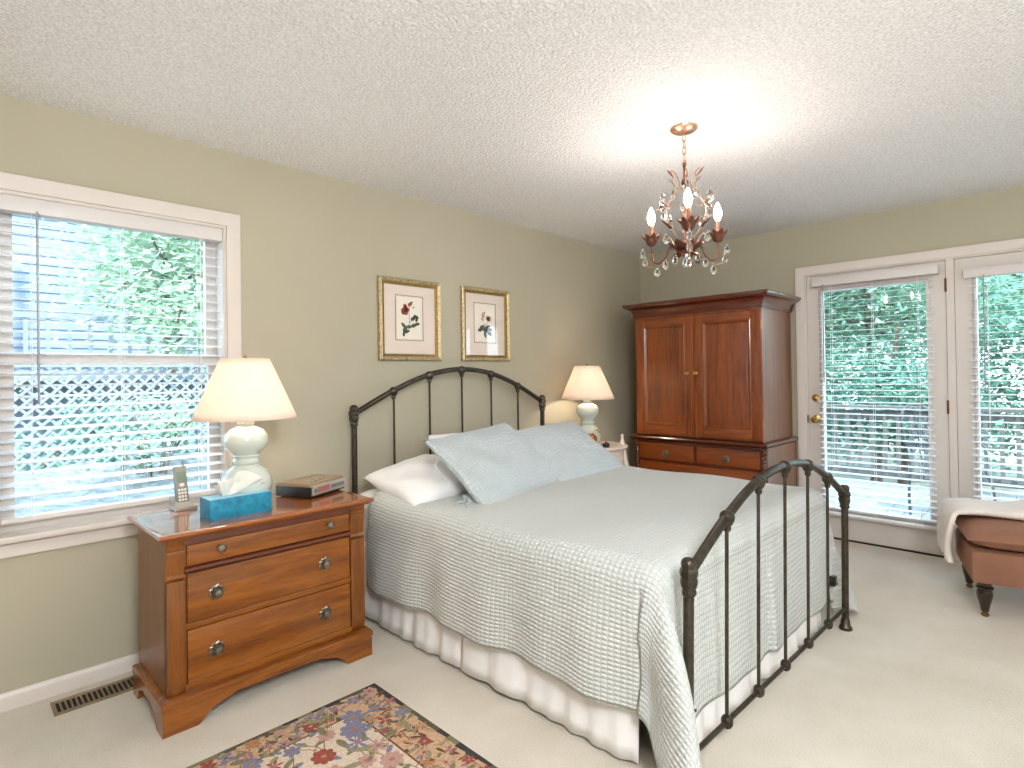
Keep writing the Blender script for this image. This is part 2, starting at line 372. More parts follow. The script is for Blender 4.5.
def baseboard(name, p0, p1):
    m = MB(); m.sweep(BBP, [p0, p1], lambda x, y, h: Vector((x, y, h)), closed=False); return struct(m.build(name, M['trim']))
baseboard('baseboard_left', (X0, YW), (XW, YW)); baseboard('baseboard_back', (XW, YW-.014), (XW, DY1+.075))

# window 1: casing, stool, apron, sashes, panes
win = thing('window_1', 'double hung window behind white blinds, left of the bed', 'window', (.59, YW, WZ0), kind='structure')
CP = [(0, 0), (0, .012), (.012, .016), (.045, .02), (.062, .02), (.065, .014), (.065, 0)]
m = MB(); m.sweep(CP, [(WX0, WZ0-.02), (WX0, WZ1), (WX1, WZ1), (WX1, WZ0-.02)][::-1], lambda x, z, h: Vector((x, YW-h, z)), closed=False); m.build('casing', M['trim'], win)
MB().box(WX0-.09, WX1+.09, YW-.045, YW+.10, WZ0-.02, WZ0+.004, .005).build('stool', M['trim'], win)
m = MB(); m.sweep([(0, 0), (0, .016), (.014, .018), (.03, .012), (.048, .016), (.062, .008), (.062, 0)], [(WX0-.07, WZ0-.08), (WX1+.07, WZ0-.08)][::-1], lambda x, z, h: Vector((x, YW-h, z)), closed=False); m.build('apron', M['trim'], win)
m = MB(); m.box(WX0, WX0+.015, YW, YW+T, WZ0, WZ1); m.box(WX1-.015, WX1, YW, YW+T, WZ0, WZ1); m.box(WX0+.015, WX1-.015, YW, YW+T, WZ1-.015, WZ1); m.build('jamb', M['trim'], win)
for nmn, z0, z1, yy in (('lower_sash', WZ0, 1.41, YW+.07), ('upper_sash', 1.365, WZ1-.015, YW+.105)):
    m = MB(); a, b = WX0+.015, WX1-.015
    m.box(a, a+.05, yy, yy+.03, z0, z1); m.box(b-.05, b, yy, yy+.03, z0, z1); m.box(a+.05, b-.05, yy, yy+.03, z0, z0+.05); m.box(a+.05, b-.05, yy, yy+.03, z1-.048, z1)
    o = m.build(nmn, M['trim'], win)
    MB().box(a+.048, b-.048, yy+.013, yy+.017, z0+.048, z1-.046).build('pane', M['pane'], o)

def blind(name, label, a0, a1, z0, z1, fn, head_h, depth, wand_at, wand_len, tilt, tassel=None, cords=3, head_ext=0.0, group='white venetian blinds'):
    """fn(a, d, z): along the window, distance into the room, height -> xyz"""
    base = fn((a0+a1)/2, 0, z0); t = thing(name, label, 'blind', base, group=group)
    def bx(m, aa, ab, d0, d1, za, zb, bev=0):
        p, q = Vector(fn(aa, d0, za)), Vector(fn(ab, d1, zb))
        m.box(min(p.x, q.x), max(p.x, q.x), min(p.y, q.y), max(p.y, q.y), min(p.z, q.z), max(p.z, q.z), bev)
    m = MB(); bx(m, a0-head_ext, a1+head_ext, 0, depth+.012, z1-head_h, z1, .004); m.build('headrail', M['blindhead'], t)
    m = MB(); pitch = .0445; n = int((z1-head_h-z0-.03)/pitch)
    for i in range(n):
        z = z0+.035+pitch*(i+.6); pts = []
        for k in range(5):
            q = k/4-.5; d = depth/2+q*.049*cos(tilt); zz = z+q*.049*sin(tilt)+.0016*(1-4*q*q); pts.append((d, zz))
        poly = pts+[(d, zz-.0017) for d, zz in reversed(pts)]
        m.prism(poly, a0, a1, lambda p, q, tt: Vector(fn(tt, p, q)))
    m.build('slats', M['blind'], t)
    m = MB(); bx(m, a0, a1, depth/2-.025, depth/2+.025, z0, z0+.02, .004); m.build('bottom_rail', M['blindhead'], t)
    m = MB()
    for k in range(cords):
        a = a0+(a1-a0)*(.12+.76*k/(cords-1))
        for d in (depth/2-.026, depth/2+.026): m.tube([fn(a, d, z0+.01), fn(a, d, z1-head_h)], .0011, 5)
    m.build('ladder_cords', M['cord'], t)
    m = MB(); m.tube([fn(wand_at, depth+.012, z1-head_h+.01), fn(wand_at+.002, depth+.014, z1-head_h-wand_len)], .0045, 6); m.build('tilt_wand', M['wand'], t)
    if tassel:
        m = MB(); p = fn(*tassel); q = Vector(fn(tassel[0], tassel[1], z1-head_h))
        m.tube([q, p], .0012, 5); m.lathe([(.002, .02), (.006, .01), (.009, -.012), (.004, -.03), (0, -.03)], p, 10); m.build('cord_tassel', M['cord'], t)
    return t
blind('window_blind', 'white blind on the window behind the large lit lamp and tissue box', WX0+.018, WX1-.018, WZ0+.046, WZ1-.017, lambda a, d, z: (a, YW+.062-d, z), .064, .056, .29, .78, radians(-9), (.905, .062, .955))

# back wall: trim, door with glass, fixed glazed panel
def by(m, y0, y1, d0, d1, z0, z1, bev=0): return m.box(XW-d1, XW-d0, y0, y1, z0, z1, bev)
m = MB(); m.sweep(CP, [(DY1, 0), (DY1, DZ), (DY0, DZ), (DY0, 0)], lambda y, z, h: Vector((XW-h, y, z)), closed=False); struct(m.build('trim_1', M['trim']), 'white casing around the glazed door and panel')
m = MB(); by(m, .588, .632, -T, .004, 0, DZ); by(m, DY0, DY0+.02, -T, 0, 0, DZ); by(m, DY1-.012, DY1, -T, 0, 0, DZ); by(m, DY0+.02, .588, -T, 0, DZ-.012, DZ); by(m, .632, DY1-.012, -T, 0, DZ-.012, DZ)
struct(m.build('trim_2', M['trim']), 'white jamb and post between the door and the fixed panel')
struct(by(MB(), DY0, DY1, -T, -.001, -.0, .011).build('trim_3', M['ventdark']), 'dark threshold under the door')
def slab(name, label, y0, y1, gy0, gy1, gz0, gz1):
    t = thing(name, label, 'door', (XW, (y0+y1)/2, .014), kind='structure')
    m = MB(); d0, d1 = -.05, -.006
    by(m, y0, gy0, d0, d1, .014, 2.03); by(m, gy1, y1, d0, d1, .014, 2.03); by(m, gy0, gy1, d0, d1, .014, gz0); by(m, gy0, gy1, d0, d1, gz1, 2.03)
    m.build('door_frame', M['doorpaint'], t)
    m = MB(); m.sweep([(0, 0), (.0, .012), (.012, .014), (.024, .004), (.024, 0)], [(gy0, gz0), (gy1, gz0), (gy1, gz1), (gy0, gz1)], lambda y, z, h: Vector((XW+.006-h, y, z)), closed=True); m.build('glazing_bead', M['doorpaint'], t)
    by(MB(), gy0-.004, gy1+.004, -.03, -.024, gz0-.004, gz1+.004).build('pane', M['pane'], t)
    return t
d1 = slab('door_1', 'white glazed door with brass knobs, beside the tall wardrobe', .636, 1.516, .745, 1.405, .24, 1.90)
slab('door_2', 'fixed white glazed panel right of the door', DY0+.022, .586, DY0+.15, .47, .24, 1.90)
for z, nn in ((1.078, 'deadbolt'), (.914, 'door_knob')):
    R = Matrix.Rotation(-pi/2, 4, 'Y'); m = MB()
    pr = [(.0, 0), (.03, 0), (.031, .006), (.012, .012), (.011, .03), (.024, .042), (.027, .055), (.02, .066), (0, .069)] if nn == 'door_knob' else [(0, 0), (.029, 0), (.03, .008), (.02, .018), (.016, .022), (.006, .024), (.006, .036), (0, .036)]
    m.lathe(pr, (XW+.006, 1.462, z), 20, R); m.build(nn, M['brass'], d1)
for z in (1.862, 1.032, .22):
    m = MB(); by(m, .630, .640, -.004, .006, z-.045, z+.045); m.tube([(XW-.008, .634, z-.046), (XW-.008, .634, z+.046)], .006, 8); m.build('hinge', M['hinge'], d1)
by(MB(), 1.518, 1.526, -.004, .0035, .885, .945).build('strike_plate', M['oldbrass'], d1)
def back(a, d, z): return (XW-d, a, z)
blind('door_blind', 'white blind hanging on the glazed door with brass knobs', .70, 1.42, .192, 2.0, lambda a, d, z: (XW-.012-d, a, z), .062, .056, 1.375, .74, radians(-5), None, 3, .035)
blind('door_blind', 'white blind on the fixed panel behind the upholstered bench', DY0+.10, .505, .215, 1.945, lambda a, d, z: (XW-.012-d, a, z), .058, .056, .428, .75, radians(-5), None, 3, .025)

# floor register
v = thing('floor_vent', 'brown slotted floor register beside the dresser under the window', 'vent', (.47, 2.882, 0))
m = MB(); m.sweep([(0, 0), (0, .008), (-.012, .008), (-.014, .002), (-.014, 0)], [(.312, 2.822), (.64, 2.822), (.64, 2.942), (.312, 2.942)], lambda x, y, h: Vector((x, y, h)), closed=True)
for i in range(17):
    x = .336+i*.0172
    m.box(x, x+.0062, 2.834, 2.93, .0, .007)
m.build('grille', M['vent'], v); MB().box(.326, .626, 2.836, 2.928, .0005, .002).build('duct_opening', M['ventdark'], v)

# ------------------------------------------------------------------ iron bed
BXL, BXR, BYH, BYF = 1.66, 3.245, 2.915, .862
bed = thing('iron_bed', 'dark iron bed with arched spindle headboard and footboard', 'bed', (2.45, 1.9, 0))
def spline(pts, n):
    out = []
    P = [Vector(p) for p in pts]; P = [P[0]*2-P[1]]+P+[P[-1]*2-P[-2]]
    for i in range(1, len(P)-2):
        for k in range(n):
            t = k/n; a, b, c, d = P[i-1:i+3]
            out.append(.5*((2*b)+(c-a)*t+(2*a-5*b+4*c-d)*t*t+(3*b-3*c+d-a)*t**3))
    out.append(P[-2]); return out
FING = [(0, .052), (.012, .05), (.021, .042), (.024, .03), (.022, .02), (.027, .012), (.029, 0), (.024, -.012), (.027, -.022), (.026, -.034), (.02, -.048), (.023, -.056), (.022, -.064), (.016, -.07)]
def footed_panel(rail_name, xl, xr, yl, yr, zpost, zs, zrail, lean, tube_r=.0165):
    def P(f, z): return Vector((xl+(xr-xl)*f+lean*z, yl+(yr-yl)*f, z))
    fs = [i/6 for i in range(7)]; zz = [zpost]+zs+[zpost]
    for f in (0, 1):
        m = MB(); m.tube([P(f, .0), P(f, zpost-.03)], .0165, 12)
        m.lathe([(.0, 0), (.03, 0), (.03, .012), (.022, .022), (.019, .05), (.0165, .055)], P(f, 0), 14)
        o = m.build(rail_name+'_post', M['iron'], bed)
        m = MB(); m.lathe(FING, P(f, zpost), 14, None, 7, .04); m.build('finial', M['iron'], o)
    pts = [P(f, z) for f, z in zip(fs, zz)]
    MB().tube(spline(pts, 8), tube_r, 12).build(rail_name+'_arch', M['iron'], bed)
    MB().tube([P(0, zrail), P(1, zrail)], .009, 10).build(rail_name+'_rail', M['iron'], bed)
    for f, z in zip(fs[1:-1], zs):
        o = MB().tube([P(f, zrail), P(f, z)], .0068, 8).build(rail_name+'_spindle', M['iron'], bed)
        m = MB()
        m.lathe([(.006, -.05), (.012, -.044), (.014, -.036), (.012, -.03), (.019, -.022), (.025, -.008), (.026, .004), (.022, .016), (.012, .024), (0, .026)], P(f, z-.004), 12, None, 5, .06)
        m.build('spindle_knuckle', M['iron'], o)
        MB().lathe([(.006, -.02), (.014, -.018), (.02, -.008), (.02, .008), (.014, .018), (.006, .022)], P(f, zrail), 12, None, 5, .06).build('spindle_knuckle', M['iron'], o)
footed_panel('headboard', BXL, BXR+.012, BYH, BYH, 1.085, [1.21, 1.302, 1.335, 1.305, 1.215], .34, 0)
footed_panel('footboard', 1.618, 3.19, .872, .848, .665, [.795, .882, .905, .88, .79], .105, .04)
for x in (BXL+.03, BXR-.03):
    m = MB(); m.box(x-.012, x+.012, BYF+.03, BYH-.02, .20, .245); m.box(x-.03, x+.03, BYF+.03, BYH-.02, .2, .206); m.build('side_rail', M['iron'], bed)
for x in (1.735, 3.16):
    MB().box(x-.025, x+.025, .98, 1.03, 0, .2, .004).build('support_leg', M['rawwood'], bed)['label'] = 'raw wooden support leg'
MB().box(BXL+.05, BXR-.05, .97, 2.86, .20, .225).build('slat_deck', M['rawwood'], bed)
# box spring + mattress
tag(MB().box(BXL+.03, BXR-.04, .99, 2.85, .245, .43, .02).build('box_spring', M['mattress'], loc=(2.45, 1.9, .245)), 'white box spring under the mattress, hidden by the bed skirt', 'box spring')
tag(MB().box(BXL+.02, BXR-.03, .985, 2.86, .43, .632, .05).build('mattress', M['mattress'], loc=(2.45, 1.9, .43)), 'white mattress under the pale blue quilt', 'mattress')
# white sheet at the head
def sheet():
    m = MB(); xs = 60
    cx, hw = 2.448, .818
    def P(i, j):
        u = -1.22+2.44*i/xs; y = 2.6+.27*j/10
        a = abs(u); R = .07; e = a-(hw-R); sg = 1 if u > 0 else -1
        if e < 0: return Vector((cx+u, y, .648+.004*sin(9*u+7*y)))
        if e < R*pi/2: return Vector((cx+sg*(hw-R+R*sin(e/R)), y, .648-R*(1-cos(e/R))))
        q = e-R*pi/2
        return Vector((cx+sg*(hw+.008*sin(22*y)+.02*q), y+.02*sin(8*q), .648-R-q))
    m.grid(xs+1, 11, P); o = m.build('bed_sheet', M['white_cotton'], loc=(2.45, 2.73, .2))
    md = o.modifiers.new('thickness', 'SOLIDIFY'); md.thickness = .004; md.offset = -1
    return tag(o, 'white bed sheet showing beyond the quilt at the pillow end', 'sheet')
sheet()
# quilt
def quilt():
    cx, hw, yh, yf, zt, R = 2.445, .838, 2.67, .945, .672, .075
    L = yh-yf; side, foot = .385, .47
    nu, nv = 132, 130
    us = [-(hw-R+R*pi/2+side)+2*(hw-R+R*pi/2+side)*i/nu for i in range(nu+1)]
    vs = [(L-R+R*pi/2+foot)*j/nv for j in range(nv+1)]
    uv = []
    def P(u, v):
        eu = max(0, abs(u)-(hw-R)); ev = max(0, v-(L-R)); sg = 1 if u > 0 else -1
        bx = max(-(hw-R), min(hw-R, u)); byv = min(v, L-R)
        top = zt+.010*sin(2.1*u+.5)*sin(1.9*v)+.006*sin(5*u+2*v)+.005*sin(9*v-3*u)-.02*max(0, (abs(u)-.45))**1.2
        e = hypot(eu, ev)
        if e < 1e-6: return Vector((cx+u, yh-v, top))
        th = atan2(ev, eu)
        s = max(0, e-R*pi/2); corner = sin(2*th)**2 if (eu > 0 and ev > 0) else 0
        th2 = th if (corner == 0 or sg < 0) else th*(1-.30*corner)
        nx, ny = cos(th2), sin(th2)
        if eu == 0: nx, ny = 0, 1
        if ev == 0: nx, ny = 1, 0
        if e < R*pi/2: hh, d = R*sin(e/R), R*(1-cos(e/R))
        else:
            fl = .055+(.44*math.exp(-((th-radians(51))/radians(14))**2)*(corner > 0) if sg < 0 else .24*corner)
            if eu == 0 or ny > (.8 if sg > 0 else .955): fl = min(fl, .05)
            hh, d = R+fl*s, R+s*sqrt(1-fl*fl)
            along = v if ev == 0 else u
            wob = min(1, s/.3)*(.014*sin(11*along+1.2*sg)+.008*sin(23*along+sg))
            if ev == 0 or corner > .02: hh += wob+.012*min(1, s/.2)
            else: hh += wob*.55-.01
        z = top-d
        if z < .014: z = .014
        return Vector((cx+sg*(abs(bx)+hh*nx) if eu > 0 else cx+u, yh-byv-hh*ny, z))
    m = MB()
    m.grid(nu+1, nv+1, lambda i, j: P(us[i], vs[j]))
    m.uv = [(us[i], vs[j]) for j in range(nv+1) for i in range(nu+1)]
    o = m.build('quilt', M['quilt'], loc=(2.45, 1.9, .6), ang=180)
    md = o.modifiers.new('thickness', 'SOLIDIFY'); md.thickness = .009; md.offset = -1
    return tag(o, 'pale blue grey quilt draped over the bed and down its sides', 'quilt')
quilt()
# bed skirt panels
def skirt(label, pts, seed, amp=.0085, top=.40):
    rnd = random.Random(seed); a, b = Vector(pts[0]), Vector(pts[1]); L = (b-a).length; d = (b-a)/L; n = Vector((d.y, -d.x, 0))
    k = int(L/.02); ph = [rnd.uniform(0, 6.28) for _ in range(4)]
    def P(i, j):
        s = L*i/k; f = j/8; zb = .012+.004*(1+sin(6*s+ph[3])); z = top+(zb-top)*f
        off = amp*(.3+f)*(.45*sin(11*s+ph[0])*sin(3.1*s+ph[2])+.8*sin(31*s+ph[1])*sin(4.3*s+ph[3])+.6*sin(63*s+ph[2])*sin(2.1*s))+.03*f
        return a+d*s+n*off+Vector((0, 0, z))
    m = MB(); m.grid(k+1, 9, P); o = m.build('bed_skirt', M['skirt'], loc=(a+b)/2)
    md = o.modifiers.new('thickness', 'SOLIDIFY'); md.thickness = .004
    return tag(o, label, 'bed skirt', 'bed skirt panels')
skirt('white pleated bed skirt panel nearest the headboard, beside the dresser', ((1.628, 2.80, 0), (1.628, 1.905, 0)), 1)
skirt('white bed skirt panel on the near side toward the footboard', ((1.622, 1.925, 0), (1.628, 1.045, 0)), 2)
skirt('white bed skirt panel behind the footboard spindles', ((1.75, .965, 0), (3.13, .965, 0)), 3, .012)
skirt('white bed skirt panel along the far side facing the door', ((3.262, 1.0, 0), (3.262, 2.8, 0)), 4)

# pillows
def pillow(name, label, cat, c, w_, h_, th, mats, tilt, rz, group, ruffle=.0, sag=.0, power=.5, roll=0):
    n = 34; m = MB(); uvs = []
    Mx = Matrix.Rotation(rz, 4, 'Z') @ Matrix.Rotation(tilt, 4, 'X') @ Matrix.Rotation(roll, 4, 'Z')
    rnd = random.Random(label)
    ph = [rnd.uniform(0, 6.28) for _ in range(6)]
    def P(i, j, s):
        u, v = -1+2*i/n, -1+2*j/n
        t = max(0, (1-u*u)*(1-v*v))**power
        pin = 1-.055*(u*u*(1-v*v)+v*v*(1-u*u))*0 - .05*(1-u*u)*v*v*0
        x = u*w_/2*(1-.045*(1-v*v)*0-.05*(1-abs(v))*abs(u)**3); y = v*h_/2*(1-.06*(1-abs(u))*abs(v)**3)
        z = s*th/2*t*(1-.25*s*sag)+.010*sin(5*u+ph[0])*sin(4*v+ph[1])*t+.005*sin(11*u+6*v+ph[2])*t+.003*sin(19*u-9*v+ph[5])*t
        z += -sag*.10*(v > 0)*v*v*0 + .012*sin(5*u+ph[3])*ruffle*(u*u)**2+.012*sin(5*v+ph[4])*ruffle*(v*v)**2
        z -= sag*.07*(u*u)
        return Mx @ Vector((x, y, z))
    m.grid(n+1, n+1, lambda i, j: P(i, j, 1)); m.grid(n+1, n+1, lambda i, j: P(i, j, -1))
    m.uv = [((-1+2*i/n)*w_/2, (-1+2*j/n)*h_/2) for _ in (0, 1) for j in range(n+1) for i in range(n+1)]
    me_o = m.build(name, mats, loc=c, local=True, recalc=False, ang=180)
    bm = bmesh.new(); bm.from_mesh(me_o.data); bmesh.ops.remove_doubles(bm, verts=bm.verts[:], dist=.0005); bmesh.ops.recalc_face_normals(bm, faces=bm.faces[:]); bm.to_mesh(me_o.data); bm.free()
    return tag(me_o, label, cat, group)
pillow('white_pillow', 'white pillow lying at the head of the bed beside the dresser', 'pillow', (2.04, 2.55, .735), .80, .50, .22, M['white_cotton'], radians(10), 0, 'white pillows', 0, .55)
pillow('white_pillow', 'white pillow propped behind the left quilted sham', 'pillow', (2.40, 2.63, .765), .68, .44, .14, M['white_cotton'], radians(52), radians(-3), 'white pillows')
def ties(o, pts):
    for p in pts: MB().tube(spline(p, 5), .004, 6).build('fabric_tie', M['sham'], o)
sh = pillow('quilted_sham', 'pale blue quilted sham at left, leaning on the white pillow', 'pillow', (2.165, 2.27, .818), .74, .52, .15, M['sham'], radians(40), radians(6), 'quilted shams', .7, 0, .5, radians(5))
ties(sh, [[(1.83, 2.17, .70), (1.80, 2.12, .685), (1.76, 2.13, .684), (1.72, 2.10, .684)], [(1.83, 2.16, .70), (1.81, 2.09, .686), (1.76, 2.06, .685), (1.74, 2.03, .685)], [(1.80, 2.33, .86), (1.77, 2.31, .84), (1.775, 2.27, .79), (1.80, 2.26, .76)]])
pillow('quilted_sham', 'pale blue quilted sham at right, nearest the far bedside table', 'pillow', (2.82, 2.30, .80), .74, .52, .15, M['sham'], radians(36), radians(4), 'quilted shams', .7, 0, .5, radians(2))

# ------------------------------------------------------------------ dresser
dr = thing('dresser', 'cherry wood three drawer dresser beneath the window', 'dresser', (.99, 2.58, 0))
DX0, DX1, DF, DB = .588, 1.402, 2.38, 2.795
MB().box(DX0, DX1, DF+.016, DB, .10, .700).build('carcass', M['cherry_z'], dr)
m = MB(); m.sweep([(0, .0), (.012, 0), (.018, .006), (.03, .012), (.034, .018), (.03, .026), (.026, .028), (0, .028)], [(DX0, DF), (DX1, DF), (DX1, DB), (DX0, DB)], lambda x, y, h: Vector((x, y, .699+h)), closed=True)
m.box(DX0-.002, DX1+.002, DF-.002, DB, .7005, .7265); m.build('top', M['cherry_top'], dr)
def pil(x0, x1):
    m = MB(); f = DF
    m.box(x0, x1, f, f+.03, .165, .545, .003)
    m.prism([(x0, .125), (x1, .125), (x1, .168), (x0, .168)], 0, 1, lambda x, z, t: Vector((x, f+.03 if t else f+(.012 if z < .13 else 0), z)))
    pf = [(0, .548), (.008, .548), (.012, .556), (.008, .564), (.004, .568), (.006, .60), (.012, .63), (.016, .65), (.014, .655), (.018, .662), (.018, .674), (.012, .68), (.016, .69), (.016, .70), (0, .70)]
    m.prism(pf, x0-.002, x1+.002, lambda d, z, t: Vector((t, f+.028-d-.012, z)))
    return m.build('pilaster', M['cherry_z'], dr)
pil(DX0, .648); pil(1.333, DX1)
m = MB(); m.prism([(0, 0), (.012, .0), (.018, .006), (.014, .014), (.018, .02), (.0, .022)], .648, 1.333, lambda d, z, t: Vector((t, DF+.016-d, .567+z))); m.box(.648, 1.333, DF+.004, DF+.018, .672, .70); m.build('drawer_divider', M['cherry_dark'], dr)
MB().box(.648, 1.333, DF+.006, DF+.018, .353, .377, .004).build('drawer_divider', M['cherry_x'], dr)
def knob_lathe(m, c, big):
    R = Matrix.Rotation(pi/2, 4, 'X')
    if big:
        m.lathe([(0, 0), (.027, 0), (.028, .003), (.022, .006), (.019, .004), (.018, .008)], c, 28, R, 9, .13)
        m.lathe([(.006, .004), (.006, .016), (.013, .02), (.016, .026), (.012, .031), (0, .033)], c, 16, R)
        t = [(c[0]+.019*cos(a), c[1]-.012-.004*sin(a), c[2]-.004+.019*sin(a)) for a in [2*pi*i/18 for i in range(18)]]
        m.tube(t, .0028, 6, closed=True)
    else: m.lathe([(0, 0), (.012, 0), (.008, .006), (.007, .014), (.014, .019), (.016, .024), (.012, .028), (0, .03)], c, 16, R)
for z0, z1, big in ((.591, .669, 0), (.379, .562, 1), (.152, .351, 1)):
    o = MB().box(.656, 1.326, DF+.002, DF+.02, z0, z1, .004).build('drawer', M['cherry_x'], dr)
    for x in ((.773, 1.225) if not big else (.757, 1.204)):
        m = MB(); knob_lathe(m, (x, DF+.002, (.639 if not big else (z0+z1)/2+.0)), big); m.build('drawer_pull' if big else 'drawer_knob', M['pewter'], o)
MB().box(.648, 1.333, DF+.004, DF+.018, .118, .151, .002).build('bottom_rail', M['cherry_x'], dr)
# base moulding and bracket feet
bx0, bx1, bf, bb = .562, 1.425, 2.353, 2.795
m = MB(); m.sweep([(0, 0), (.0, .0), (0, .022), (-.008, .03), (-.02, .034), (-.03, .036), (-.03, 0)], [(bx0, bf), (bx1, bf), (bx1, bb), (bx0, bb)], lambda x, y, h: Vector((x, y, .09+h)), closed=True); m.build('base_moulding', M['cherry_x'], dr)
def bracket(L):
    h = .094; a = [(0, 0), (.12, 0), (.135, .012), (.15, .03), (.17, .045), (.20, .056), (.235, .062), (.25, .072)]
    if L < .6: a = [(0, 0), (.06, 0), (.07, .02), (.09, .045), (.12, .058), (.15, .066)]
    return a+[(L-x, z) for x, z in reversed(a)]+[(L, h), (0, h)]
m = MB(); W = bx1-bx0-.006
m.prism(bracket(W), 0, .022, lambda p, q, t: Vector((bx0+.003+p, bf+.004+t, q)))
for xx in (bx0+.003, bx1-.025): m.prism(bracket(bb-bf-.03), 0, .022, lambda p, q, t: Vector((xx+t, bf+.027+p, q)))
m.build('bracket_base', M['cherry_x'], dr)

# things on the dresser
def table_lamp(x, y, z, label, glow):
    t = thing('table_lamp', label, 'lamp', (x, y, z), group='double gourd table lamps')
    pr = [(0, 0), (.055, 0), (.06, .006), (.058, .014), (.07, .03), (.098, .07), (.108, .103), (.103, .135), (.082, .168), (.054, .186), (.049, .192), (.056, .198), (.058, .207), (.053, .215), (.051, .221), (.057, .228), (.054, .235), (.062, .243), (.082, .265), (.093, .292), (.089, .319), (.068, .344), (.036, .357), (.031, .361), (.035, .367), (.034, .38), (0, .381)]
    MB().lathe(pr, (x, y, z), 40).build('base', M['ceramic'], t)
    m = MB(); m.lathe([(.02, .381), (.022, .386), (.012, .390), (.011, .402), (.016, .405), (.016, .43), (0, .43)], (x, y, z), 16)
    hp = [(x+.0, y+.052*sin(a)*1.0, z+.43+.115*(1-cos(a))) for a in [pi*i/12 for i in range(13)]]
    m.tube([(x, y+.018, z+.41), (x, y+.045, z+.45), (x, y+.055, z+.52), (x, y+.04, z+.6), (x, y, z+.648)], .0022, 6); m.tube([(x, y-.018, z+.41), (x, y-.045, z+.45), (x, y-.055, z+.52), (x, y-.04, z+.6), (x, y, z+.648)], .0022, 6)
    m.lathe([(0, .645), (.006, .645), (.004, .655), (.008, .662), (.006, .668), (0, .67)], (x, y, z), 10)
    for a in (0, 2*pi/3, 4*pi/3): m.tube([(x, y, z+.646), (x+.10*cos(a), y+.10*sin(a), z+.648)], .002, 5)
    m.build('socket_and_harp', M['brass'], t)
    m = MB(); rb, rtp, zb, zt_ = .213, .1, .392, .654
    m.grid(56, 9, lambda i, j: Vector((x+(rb+(rtp-rb)*j/8)*cos(2*pi*i/56), y+(rb+(rtp-rb)*j/8)*sin(2*pi*i/56), z+zb+(zt_-zb)*j/8)), closeu=True)
    o = m.build('lamp_shade', M['shade'], t); md = o.modifiers.new('thickness', 'SOLIDIFY'); md.thickness = .0016
    m = MB(); m.lathe([(0, .43), (.013, .432), (.014, .448), (.024, .478), (.03, .505), (.026, .528), (.012, .541), (0, .543)], (x, y, z), 16); m.build('light_bulb', glow, t)
    return t
table_lamp(.955, 2.605, .7265, 'lit white gourd lamp on the cherry dresser by the window', M['bulb_lamp'])
ph = thing('cordless_phone', 'silver cordless phone standing in its cradle on the dresser', 'phone', (.757, 2.80, .7265), radians(2))
m = MB(); m.box(-.045, .045, -.045, .05, 0, .014, .004); m.prism([(-.03, .012), (.045, .014), (.045, .05), (.01, .04)], -.04, .04, lambda y, z, t: Vector((t, y, z))); m.build('cradle', M['silver'], ph, local=True)
tl = Matrix.Translation((0, .006, .02)) @ Matrix.Rotation(radians(-14), 4, 'X')
hs = MB().box(-.025, .025, -.012, .014, 0, .165, .006, tl).build('handset', M['grey'], ph, local=True)
MB().box(-.018, .018, -.0135, -.011, .095, .14, 0, tl).build('screen', M['lcd'], hs, local=True)
m = MB(); m.ball(tl @ Vector((0, -.0125, .08)), (.011, .004, .009))
for r in range(4):
    for c in range(3): m.box(-.0165+c*.012, -.0075+c*.012, -.0145, -.011, .012+r*.0145, .022+r*.0145, .0, tl)
m.build('keypad', M['keys'], hs, local=True)
MB().tube([tl @ Vector((.018, .008, .163)), tl @ Vector((.018, .008, .185))], .004, 8).build('antenna', M['grey'], hs, local=True)
tb = thing('tissue_box', 'teal patterned tissue box in front of the lit lamp', 'tissue box', (.884, 2.522, .7265), radians(1.5))
m = MB(); m.box(-.124, .124, -.058, .058, 0, .083, .002); ob = m.build('carton', [M['tissuebox'], M['tissueside']], tb, local=True)
for p in ob.data.polygons:
    if p.normal.z > .9: p.material_index = 1
m = MB()
def tis(i, j):
    u = -1+2*i/16; f = j/14
    wd = .036+.072*f**.8
    return Vector((-.034+u*wd*(.6+.3*f)+.035*f, .0+.028*sin(3.2*u+1)*f+.012*sin(7*u)*f-.02*f, .082+.085*f*(1-.28*u*u+.12*sin(4*u))))
m.grid(17, 15, tis); m.grid(17, 15, lambda i, j: tis(i, j)+Vector((.014*sin(i*.5), .018+.012*cos(i*.6)*j/14, -.018*j/14))); o = m.build('tissue', M['tissue'], tb, local=True, ang=60); md = o.modifiers.new('thickness', 'SOLIDIFY'); md.thickness = .0012
# clock radio, rotated
ck = thing('clock_radio', 'flat black and silver clock radio at the dresser corner nearest the bed', 'clock radio', (1.296, 2.695, .7265), radians(24.7))
m = MB(); m.box(-.128, .128, -.103, .103, .004, .054, .006); m.build('body', M['black'], ck, local=True)
m = MB(); m.prism([(-.106, .054), (.103, .054), (.103, .062), (.08, .068), (-.09, .066)], -.128, .128, lambda y, z, t: Vector((t, y, z))); m.build('top_case', M['bronze_plastic'], ck, local=True)
fr = MB().box(-.122, .122, -.112, -.102, .014, .06, .002).build('front_panel', M['silver'], ck, local=True)
MB().box(-.085, -.005, -.1145, -.111, .026, .05).build('display', M['redled'], fr, local=True)
m = MB()
for i in range(5): m.box(.012+i*.02, .027+i*.02, -.116, -.111, .028, .046, .001)
m.build('front_button', M['grey'], fr, local=True)
MB().ball((-.103, -.113, .037), (.011, .004, .011)).build('tuning_dial', M['grey'], fr, local=True)
m = MB()
for i in range(4): m.box(-.07+i*.035, -.045+i*.035, -.06, -.045, .066, .0705, .001)
m.box(-.03, .05, -.02, .0, .066, .071, .002); m.build('top_button', M['silver'], ck, local=True)
